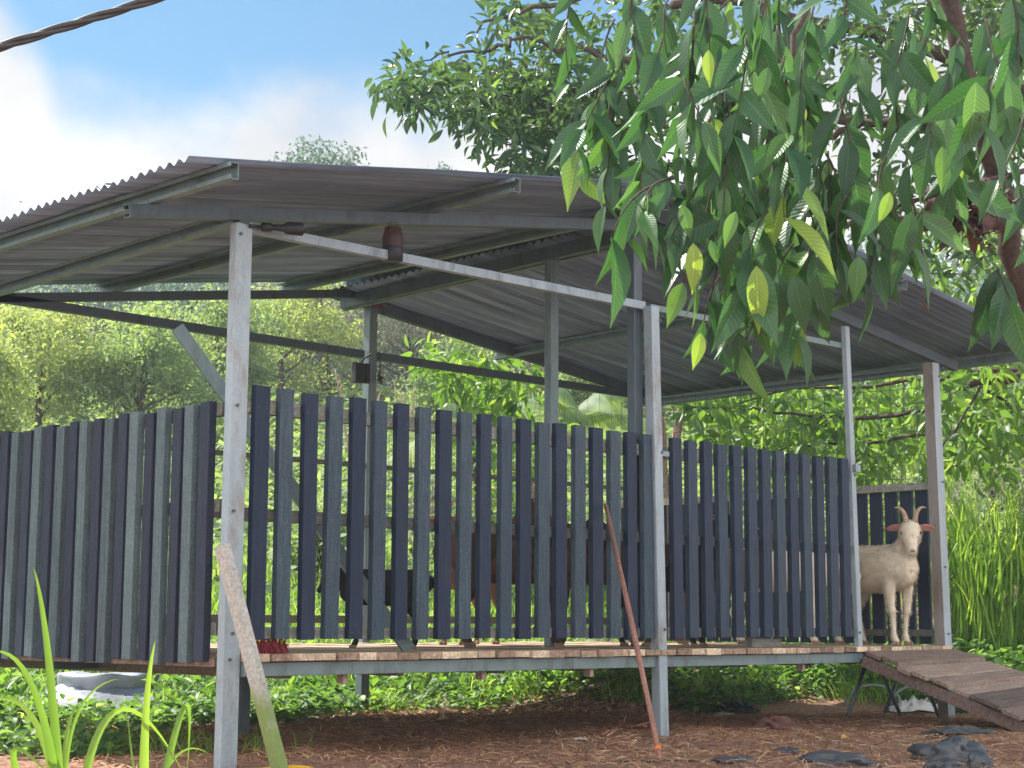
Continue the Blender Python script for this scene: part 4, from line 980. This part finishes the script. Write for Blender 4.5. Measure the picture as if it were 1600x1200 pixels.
# low dense mass on ridge: thin trees seen over the roof
T('slender_tree', 515, 640, 44, 200, 200, Bl, 'slender tree whose thin crown shows above the roof ridge', .16, 2200, blobs=9, sparse=1, th=.72)
T('slender_tree', 668, 640, 46, 228, 100, Bl, 'small slender tree top above the roof, right of the taller one', .15, 900, blobs=5, sparse=1, th=.8)
T('slender_tree', -25, 640, 40, 322, 90, Bl, 'tree top at the left edge above the low roof corner', .14, 700, blobs=5, sparse=1, th=.75)

def bare(px, by, d, hpx, label, m=M_BARKP):
    p = atd(px, by, d); z = ter(p[0], p[1]); H_ = hpx*d/F_PX; r = empty('bare_sapling', (p[0], p[1], z), label=label, cat='sapling', group='bare saplings behind the shed'); b = MB()
    for i in range(5):
        a = rng.uniform(-.5, .5); q = np.array([a*H_*.35, rng.uniform(-.2, .2), H_*rng.uniform(.8, 1.05)])
        limb(b, [(a*.1, 0, -.1), q*np.array([.35, .5, .5])+rng.normal(0, .05, 3), q], .028, .008, 6, .01)
        for k in range(4):
            t = rng.uniform(.4, .9); s0 = q*t*np.array([.8, .8, 1]); limb(b, [s0, s0+np.array([rng.uniform(-.4, .4), 0, rng.uniform(.2, .5)])*H_*.25], .01, .004, 4)
    b.build('trunk', m, r, True)
bare(560, 700, 24, 230, 'reddish bare sapling behind the left side of the back post')
bare(640, 700, 25, 200, 'bare pinkish sapling right of the back post')
bare(775, 700, 24, 150, 'bare pinkish sapling near the ridge post', M_BARKP)
# pink stemmed tree behind middle post
def stems(px, by, d, offs, label):
    p = atd(px, by, d); z = ter(p[0], p[1]); r = empty('pink_tree', (p[0], p[1], z), label=label, cat='tree'); b = MB()
    for (dx, h, w) in offs: limb(b, [(0, 0, -.1), (dx*.2, -dx*.2, h*.5), (dx, -dx, h)], w, w*.6, 10, .008, .7)
    b.build('trunk', M_BARKP, r, True)
    nn = 500; pos = np.stack([rng.normal(0, .8, nn), rng.normal(0, .8, nn), rng.uniform(2.6, 4, nn)], -1); t, f, u = leaf_mid()
    link('crown', scatter_mesh('crown', t, f, pos, frames(rvec(nn)-np.array([0, 0, .6]), rvec(nn), np.full(nn, .16), np.full(nn, .07)), rng.random(nn), u), M_LMID, r)
stems(1042, 800, 16.5, [(-.12, 3.2, .075), (.22, 3.2, .06)], 'pink barked forked tree just right of the middle front post')
# palm
def palm(px, py, d, label):
    c = atd(px, py, d); z = ter(c[0], c[1]); r = empty('palm', (c[0], c[1], z), label=label, cat='palm'); b = MB(); inv = c[2]-z
    limb(b, [(0, 0, -.1), (0, 0, inv*.5), (0, 0, inv)], .07, .05, 9, .004); b.build('trunk', M_BARK, r, True)
    for k in range(11):
        a = k*2*math.pi/11+.3; L_ = 1.5; el = .5+.3*(k % 3); pos, ax, nm = [], [], []; sp_ = []
        for i in range(46):
            t = i/45; q = np.array([math.cos(a)*L_*t*math.cos(el)*1.0, math.sin(a)*L_*t*math.cos(el), inv+L_*(t*math.sin(el)-.75*t*t)]); sp_.append(q)
            for s2 in (-1, 1): pos.append(q); ax.append([-math.sin(a)*s2+.4*math.cos(a), math.cos(a)*s2+.4*math.sin(a), -.55-.5*t]); nm.append([0, 0, 1])
        n = len(pos); t_, f_, u_ = blade_t(); ln = np.array([.42*math.sin(math.pi*(.12+.85*(i//2)/45)) for i in range(n)])
        link('frond', scatter_mesh('frond', t_, f_, pos, frames(np.array(ax), np.array(nm), ln, np.full(n, .022)), np.clip(rng.normal(.5, .12, n), 0, 1), u_), Gr, r)
palm(905, 655, 21, 'feathery palm behind the slats left of the middle post')
palm(745, 690, 19, 'yellowish palm fronds just above the centre slats')

# medium-leaved tree behind the right side
def leaf_mass(regions, n, dr, tmpl, ln, lw, tmean, down, csz=7, face=None, tsd=.16, cs=.09):
    """clusters of leaves in the volume seen through picture polygons, between the distances dr"""
    pos, ax, nm, cl = [], [], [], []
    tot = sum(w for _, w in regions)
    for poly, w in regions:
        poly = np.array(poly, float); x0, y0 = poly.min(0); x1, y1 = poly.max(0); k = int(n*w/tot/csz); c = 0; g_ = 0
        while c < k and g_ < 200000:
            g_ += 1; px, py = rng.uniform(x0, x1), rng.uniform(y0, y1); ins = False; j = len(poly)-1
            for i in range(len(poly)):
                if (poly[i][1] > py) != (poly[j][1] > py) and px < (poly[j][0]-poly[i][0])*(py-poly[i][1])/(poly[j][1]-poly[i][1])+poly[i][0]: ins = not ins
                j = i
            if not ins: continue
            c += 1; p = atd(px, py, rng.uniform(*dr)); cl.append(p); ori = rvec(1)[0]; ori[2] = ori[2]*.5-down*.4; tt = rng.normal(0, tsd)
            for q in range(csz):
                o_ = rvec(1)[0]; pos.append(p+o_*cs*rng.uniform(.1, 1)); v_ = ori*.7+o_*.9; v_[2] -= down; ax.append(v_)
                m_ = rvec(1)[0]*.8; m_[2] += .7; nm.append((*m_, tt))
    pos = np.array(pos); ax = np.array(ax); nm = np.array(nm); n = len(pos)
    t, f, u = tmpl()
    return (t, f, pos, frames(ax, nm[:, :3], rng.uniform(.7, 1.25, n)*ln, rng.uniform(.75, 1.2, n)*lw), np.clip(tmean+nm[:, 3]+rng.normal(0, .08, n), 0, 1), u), cl
def px_limb(b, pts, d, r0_, r1_, seg=9, wob=.008, tint=.5):
    limb(b, [atd(p[0], p[1], d+(p[2] if len(p) > 2 else 0)) for p in pts], r0_, r1_, seg, wob, tint)
def big_tree(name, base_px, d, label, cat='tree'):
    p = atd(*base_px, d); z = ter(p[0], p[1]); r = empty(name, (p[0], p[1], z), label=label, cat=cat); return r, Matrix.Translation((-p[0], -p[1], -z)), (p[0], p[1], z)
r, inv, base = big_tree('leafy_tree', (1760, 1000), 14.5, 'light green leafy tree with arching branches behind the right eave')
b = MB()
limb(b, [base, atd(1745, 700, 14.5), atd(1700, 450, 14.5), atd(1650, 300, 14.5)], .12, .07, 9, .01)
limb(b, [atd(1725, 560, 14.5), atd(1600, 588, 14.2), atd(1520, 598, 14), atd(1455, 640, 15.2), atd(1330, 655, 16), atd(1180, 640, 16.5), atd(1060, 632, 16.5)], .04, .008, 7, .012)
limb(b, [atd(1735, 640, 14.5), atd(1600, 640, 14.2), atd(1530, 605, 14), atd(1480, 690, 13.9), atd(1450, 740, 13.8)], .02, .006, 6, .012)
limb(b, [atd(1740, 620, 14.5), atd(1560, 575, 14.8), atd(1400, 600, 16), atd(1210, 610, 16.5), atd(1085, 655, 16.5)], .03, .006, 6, .015)
limb(b, [atd(1740, 740, 14.5), atd(1560, 660, 14.8), atd(1380, 690, 16), atd(1230, 700, 16.5), atd(1140, 720, 16.5)], .025, .005, 6, .015)
limb(b, [atd(1690, 420, 14.5), atd(1600, 420, 14.2), atd(1500, 480, 14), atd(1400, 500, 13.8)], .025, .006, 6, .012)
o = b.build('trunk', M_BARK, r, True); o.matrix_parent_inverse = inv
parts_ = [leaf_mass([([(1060, 600), (1200, 580), (1460, 590), (1460, 700), (1400, 730), (1330, 760), (1250, 700), (1100, 690)], 2.2), ([(1120, 690), (1300, 690), (1300, 760), (1150, 760)], .4)], 1900, (15.8, 18), leaf_mid, .17, .07, .66, .55, 6, cs=.13)[0],
          leaf_mass([([(1455, 585), (1600, 590), (1600, 700), (1560, 740), (1455, 715)], 1.1), ([(1430, 700), (1600, 680), (1600, 745), (1450, 745)], .3), ([(1600, 340), (1900, 360), (1880, 700), (1600, 700)], 1.4), ([(1400, 370), (1600, 340), (1600, 590), (1440, 590), (1540, 500), (1410, 420)], .9)], 1400, (13.2, 15.2), leaf_mid, .15, .062, .66, .55, 6, cs=.12)[0]]
A_ = (parts_[0][0], parts_[0][1], np.concatenate([q[2] for q in parts_]), np.concatenate([q[3] for q in parts_]), np.concatenate([q[4] for q in parts_]), parts_[0][5])
o = link('crown', scatter_mesh('crown', *A_), M_LMID, r); o.matrix_parent_inverse = inv
# small leafy spray between the back posts
r, inv, base = big_tree('leafy_shrub', (760, 800), 15.5, 'glossy leafy shrub reaching up between the back posts', 'shrub')
b = MB(); limb(b, [base, atd(740, 700, 15.5), atd(700, 590, 15.4)], .03, .01, 6); limb(b, [atd(745, 700, 15.5), atd(790, 600, 15.5), atd(820, 580, 15.5)], .02, .006, 6); o = b.build('stem', M_BARK, r, True); o.matrix_parent_inverse = inv
A_, _ = leaf_mass([([(640, 545), (720, 540), (860, 575), (850, 625), (760, 660), (730, 650), (690, 600), (650, 580)], 1), ([(720, 660), (900, 660), (890, 800), (740, 800)], .5)], 620, (14.6, 16), leaf_mid, .15, .055, .66, .3, 6, cs=.12)
o = link('crown', scatter_mesh('crown', *A_), M_LMID, r); o.matrix_parent_inverse = inv

# small-leaved tree behind the roof, spreading to the top right
r, inv, base = big_tree('small_leaved_tree', (1780, 1010), 13.3, 'tall small-leaved tree spreading behind and above the roof at the top right')
b = MB()
limb(b, [base, atd(1770, 700, 13.3), atd(1720, 400, 13.2), atd(1640, 150, 13), atd(1560, -80, 13), atd(1500, -300, 13)], .11, .05, 10, .01)
limb(b, [atd(1680, 240, 13), atd(1600, 215, 12.7), atd(1500, 200, 12.4), atd(1350, 190, 12.2), atd(1200, 180, 12), atd(1040, 110, 11.8), atd(920, 80, 11.6), atd(800, 60, 11.4)], .07, .01, 8, .015)
limb(b, [atd(1640, 150, 13), atd(1400, 60, 12.6), atd(1200, 10, 12.2), atd(1000, -20, 12), atd(850, 10, 11.8), atd(740, 40, 11.6)], .06, .008, 8, .015)
for pts in (((1200, 180), (1060, 200), (900, 185), (800, 150), (700, 150), (620, 140)), ((1040, 110), (950, 130), (850, 170), (740, 150), (670, 110)), ((900, 190), (840, 150), (780, 170), (690, 165)), ((1060, 200), (950, 230), (850, 260), (780, 250)), ((1350, 190), (1250, 230), (1150, 260), (1000, 260)), ((1200, 10), (1150, 80), (1050, 60), (930, 90)), ((1400, 60), (1330, 140), (1290, 230)), ((1500, 200), (1430, 120), (1400, 30)), ((800, 60), (760, 80), (700, 90), (650, 100))):
    px_limb(b, pts, 12.1, .018, .004, 5, .02)
o = b.build('trunk', M_BARK, r, True); o.matrix_parent_inverse = inv
A_, _ = leaf_mass([([(600, 130), (650, 95), (735, 90), (760, 45), (775, -10), (830, -10), (870, 60), (900, 130), (960, 180), (950, 280), (860, 275), (770, 240), (735, 190), (690, 180), (640, 190), (610, 165)], 1.9),
                   ([(600, 130), (660, 100), (730, 110), (760, 170), (700, 185), (640, 180)], .45),
                   ([(830, 30), (1000, -20), (1250, -20), (1250, 200), (1230, 290), (960, 300), (880, 200)], 1.9),
                   ([(730, 120), (1000, 120), (1000, 292), (860, 280), (750, 262), (730, 190)], 1.4),
                   ([(1250, -20), (1600, -20), (1600, 60), (1450, 60), (1300, 40)], .9), ([(900, -300), (1900, -300), (1900, -20), (900, -20)], 1.3), ([(1600, -20), (1950, 0), (1900, 380), (1600, 420)], 1.2),
                   ([(1230, 50), (1600, 60), (1600, 340), (1240, 330)], 1.5),
                   ([(1200, 300), (1600, 300), (1600, 440), (1450, 440), (1400, 400), (1300, 380)], .5)], 9000, (11.3, 13.4), leaf_mid, .12, .04, .45, .3, 7, cs=.15)
o = link('crown', scatter_mesh('crown', *A_), M_LSMALL, r); o.matrix_parent_inverse = inv

# big-leaved tree in the foreground
r, inv, base = big_tree('broad_leaved_tree', (1700, 1150), 7.0, 'tree with large ribbed hanging leaves in front of the roof at the upper right')
b = MB(); D0 = 6.6
limb(b, [base, atd(1668, 800, 6.9), atd(1620, 520, 6.8), atd(1580, 390, 6.7), atd(1562, 290, 6.7), atd(1535, 190, 6.6), atd(1508, 120, 6.6), atd(1478, -20, 6.6), atd(1440, -200, 6.6)], .052, .036, 12, .004, .35)
limb(b, [atd(1590, 345, 6.7), atd(1520, 352, 6.6), atd(1430, 346, 6.5), atd(1350, 340, 6.5), atd(1262, 322, 6.45), atd(1210, 326, 6.4), atd(1120, 300, 6.4)], .032, .014, 9, .006, .75)
limb(b, [atd(1535, 190, 6.6), atd(1440, 188, 6.8), atd(1350, 195, 7), atd(1290, 215, 7), atd(1180, 200, 7)], .022, .012, 8, .006, .2)
limb(b, [atd(1600, 268, 6.7), atd(1530, 285, 6.4), atd(1420, 315, 6.2), atd(1390, 330, 6.2)], .012, .006, 7, .004, .1)
limb(b, [atd(1478, -40, 6.6), atd(1300, -60, 6.2), atd(1150, -30, 5.9), atd(1050, 10, 5.8)], .035, .015, 8, .006)
limb(b, [atd(1300, -60, 6.2), atd(1240, 60, 6.0), atd(1220, 200, 5.9), atd(1200, 300, 5.8)], .014, .006, 7, .006)
limb(b, [atd(1350, 340, 6.5), atd(1260, 390, 6.0), atd(1200, 430, 5.8), atd(1150, 445, 5.7)], .012, .004, 7, .005)
o = b.build('trunk', M_BARK, r, True); o.matrix_parent_inverse = inv
# hanging twigs, each with alternate drooping leaves
random.seed(77)
tw = []   # (start px, end px, distance)
front = [((1085, 20), (1065, 240), 5.3), ((1035, 60), (1000, 330), 5.4), ((960, 30), (930, 180), 5.9), ((1120, 100), (1080, 300), 5.5), ((1165, 60), (1145, 210), 5.2), ((1200, 40), (1215, 260), 5.6), ((1140, 160), (1130, 330), 5.2),
         ((1240, 200), (1225, 340), 5.3), ((1100, 280), (1050, 370), 5.3), ((1050, 280), (1005, 330), 5.2), ((1020, 290), (955, 370), 5.2), ((1150, 300), (1105, 400), 5.3), ((1200, 330), (1160, 450), 5.2), ((1240, 380), (1200, 470), 5.3), ((1210, 420), (1140, 520), 5.5),
         ((1170, 390), (1100, 500), 5.6), ((1290, 340), (1255, 430), 5.3), ((1330, 300), (1310, 400), 5.4), ((1310, 160), (1330, 290), 5.5), ((1390, 240), (1375, 330), 5.3), ((1440, 330), (1420, 380), 5.3), ((1270, 20), (1250, 140), 5.4), ((1330, -20), (1320, 60), 5.5), ((960, 110), (900, 230), 5.8),
         ((1010, 150), (960, 260), 5.8), ((1580, -10), (1590, 120), 5.0), ((1550, 120), (1530, 190), 4.9), ((1500, 60), (1480, 180), 5.6), ((1450, 180), (1455, 230), 5.2), ((1600, 180), (1560, 280), 5.4), ((1420, 20), (1400, 110), 5.9), ((1185, 470), (1160, 540), 5.4), ((1230, 440), (1245, 520), 5.3), ((1070, 120), (1100, 190), 5.1),
         ((900, -20), (890, 130), 6.0), ((990, -20), (1000, 110), 5.6), ((1100, -30), (1110, 90), 5.4), ((1180, -30), (1190, 60), 5.2), ((1250, 290), (1290, 420), 5.6), ((1280, 250), (1275, 360), 5.5), ((1130, 230), (1170, 360), 5.7), ((1560, 420), (1580, 470), 5.6), ((1360, 400), (1350, 440), 5.5)]
for (x, y, x2, y2, d) in ((1000, 300, 975, 370, 5.4), (1045, 250, 1020, 350, 5.4), (1080, 330, 1075, 420, 5.5), (1130, 380, 1110, 470, 5.5), (1180, 350, 1190, 440, 5.5), (1240, 330, 1260, 420, 5.5), (1300, 330, 1310, 400, 5.5), (1350, 310, 1380, 400, 5.6), (1400, 300, 1410, 380, 5.7), (1260, 420, 1270, 480, 5.5), (1150, 440, 1110, 510, 5.6), (1200, 440, 1175, 540, 5.7), (1225, 430, 1240, 500, 5.6), (1400, 150, 1420, 260, 5.9), (1480, 200, 1500, 290, 6), (1450, 60, 1450, 150, 6), (1540, 30, 1560, 110, 5.8), (1340, 60, 1350, 190, 6.0), (1500, 240, 1480, 330, 5.8)):
    front.append(((x, y), (x2, y2), d))
for k in range(40):
    x = random.uniform(930, 1300); y = random.uniform(-30, 330); 
    if x < 1000 and y > 180: continue
    front.append(((x, y), (x+random.uniform(-50, 20), y+random.uniform(70, 170)), random.uniform(5.7, 6.6)))
for k in range(10):
    x = random.uniform(1440, 1620); y = random.uniform(-30, 330); front.append(((x, y), (x+random.uniform(-40, 30), y+random.uniform(50, 120)), random.uniform(5.6, 6.8)))
tb = MB(); pos, ax, nm, ln, tt = [], [], [], [], []
for (sp0, ep, d) in front:
    A = atd(*sp0, d); B2 = atd(*ep, d-.1); mid = (A+B2)/2+RT*random.uniform(-.05, .05)+np.array([0, 0, .05]); L_ = np.linalg.norm(B2-A)
    P = [A*(1-t)**2+2*mid*t*(1-t)+B2*t*t for t in np.linspace(0, 1, 8)]; tb.tube(P, list(np.linspace(.0045, .0018, 8)), 5)
    nl = max(3, int(L_/.062)); young = random.random() < .05; sz_ = random.choice((.62, .8, .8, 1.0)); droop_ = random.uniform(.35, 1)
    for i in range(nl+1):
        t = .1+.9*i/nl; p = A*(1-t)**2+2*mid*t*(1-t)+B2*t*t; s2 = 1 if i % 2 else -1
        sdv = RT*s2*random.uniform(.12, .75)+FW*random.uniform(-.7, .4); a_ = sdv*random.uniform(.25, .8)+np.array([0, 0, -droop_])
        if random.random() < .08: a_ = a_+RT*s2*.9
        pos.append(p); ax.append(a_); n_ = -FW*random.uniform(.1, 1.2)+RT*random.uniform(-1, 1)+np.array([0, 0, random.uniform(.1, 1)]); nm.append(n_)
        ln.append(random.uniform(.16, .29)*sz_); q = random.random(); base_t = .36+random.gauss(0, .17)
        if young and i > nl-3 or q > .98: base_t = random.uniform(.8, 1.0); 
        tt.append(min(1, max(0, base_t)))
# a few hand-placed leaves that stand out in the photograph
for (x0_, y0_, x1_, y1_, dd, t_) in ((1182, 415, 1186, 520, 5.0, .97), (1083, 380, 1086, 458, 5.0, .98), (1107, 78, 1107, 134, 5.0, .95), (1240, 430, 1262, 520, 5.05, .3), (1215, 425, 1222, 520, 5.1, .25), (1270, 400, 1300, 500, 5.15, .3), (1342, 400, 1336, 470, 5.0, .6), (1472, 228, 1472, 300, 4.9, .7), (1525, 128, 1522, 236, 4.8, .65), (1575, 122, 1592, 210, 4.8, .5), (1425, 330, 1400, 432, 5.0, .1), (1110, 375, 1122, 415, 5.1, .55),
                                      (1065, 320, 1080, 372, 5.05, .55), (1040, 300, 990, 368, 5.1, .45), (1150, 330, 1130, 385, 5.0, .75), (1155, 520, 1160, 600, 5.3, .2), (1245, 500, 1248, 575, 5.2, .85), (1095, 520, 1086, 578, 5.3, .9), (1390, 300, 1376, 350, 5.1, .9), (1200, 105, 1185, 160, 5.05, .5)):
    A, B2 = atd(x0_, y0_, dd), atd(x1_, y1_, dd); pos.append(A); ax.append(B2-A); ln.append(np.linalg.norm(B2-A)*1.02); nm.append(-FW+RT*random.uniform(-.3, .3)+np.array([0, 0, .3])); tt.append(t_)
o = tb.build('twigs', M_BARK, r, True, kind='stuff'); o.matrix_parent_inverse = inv
ln = np.array(ln); t, f, u = leaf_big(); mats = frames(np.array(ax), np.array(nm), ln, ln*np.array([random.uniform(.33, .46) for _ in ln]))
o = link('crown', scatter_mesh('crown', t, f, np.array(pos), mats, np.array(tt), u), M_LBIG, r); o.matrix_parent_inverse = inv
# dead leaves caught on the branch
random.seed(6); c = atd(1512, 322, 6.4); b = MB()
me = scatter_mesh('dead_leaf_nest', *leaf_big(.6, .12)[:2], [c+RT*random.uniform(-.1, .08)+UP*random.uniform(-.07, .06)+FW*random.uniform(-.05, .05) for _ in range(46)], frames(rvec(46)+RT*.4, rvec(46), rng.uniform(.08, .16, 46), rng.uniform(.04, .08, 46)), rng.random(46))
link('dead_leaf_nest', me, mat_plain('dead_leaf', (.09, .045, .04), .7, 0, .5), label='clump of dark reddish dead leaves caught on the branch', cat='dead leaves')
# thin hanging liana
b = MB(); b.tube([atd(1418, 285, 6), atd(1430, 330, 6), atd(1440, 390, 6), atd(1452, 435, 6), atd(1440, 470, 6), atd(1450, 485, 6)], .0045, 5)
thing(b, 'hanging_vine', M_BARK, 'thin dark vine hanging in front of the right roof', 'vine', True)

# ------------------------------------------------------------------ haze
HAZE = .0014
if HAZE:
    mh = bpy.data.materials.new('haze_air'); mh.use_nodes = True; nt = mh.node_tree; nt.nodes.clear()
    v = N(nt, 'ShaderNodeVolumePrincipled'); v.inputs['Color'].default_value = (.86, .91, 1, 1); v.inputs['Density'].default_value = HAZE; v.inputs['Anisotropy'].default_value = 0
    o_ = N(nt, 'ShaderNodeOutputMaterial'); LK(nt, v.outputs[0], o_.inputs['Volume'])
    b = MB(); b.box((-70, -60, -12), (125, 125, 27)); o = b.build('haze', mh, None, label='thin pale haze filling the air over the slope', cat='haze', kind='stuff')
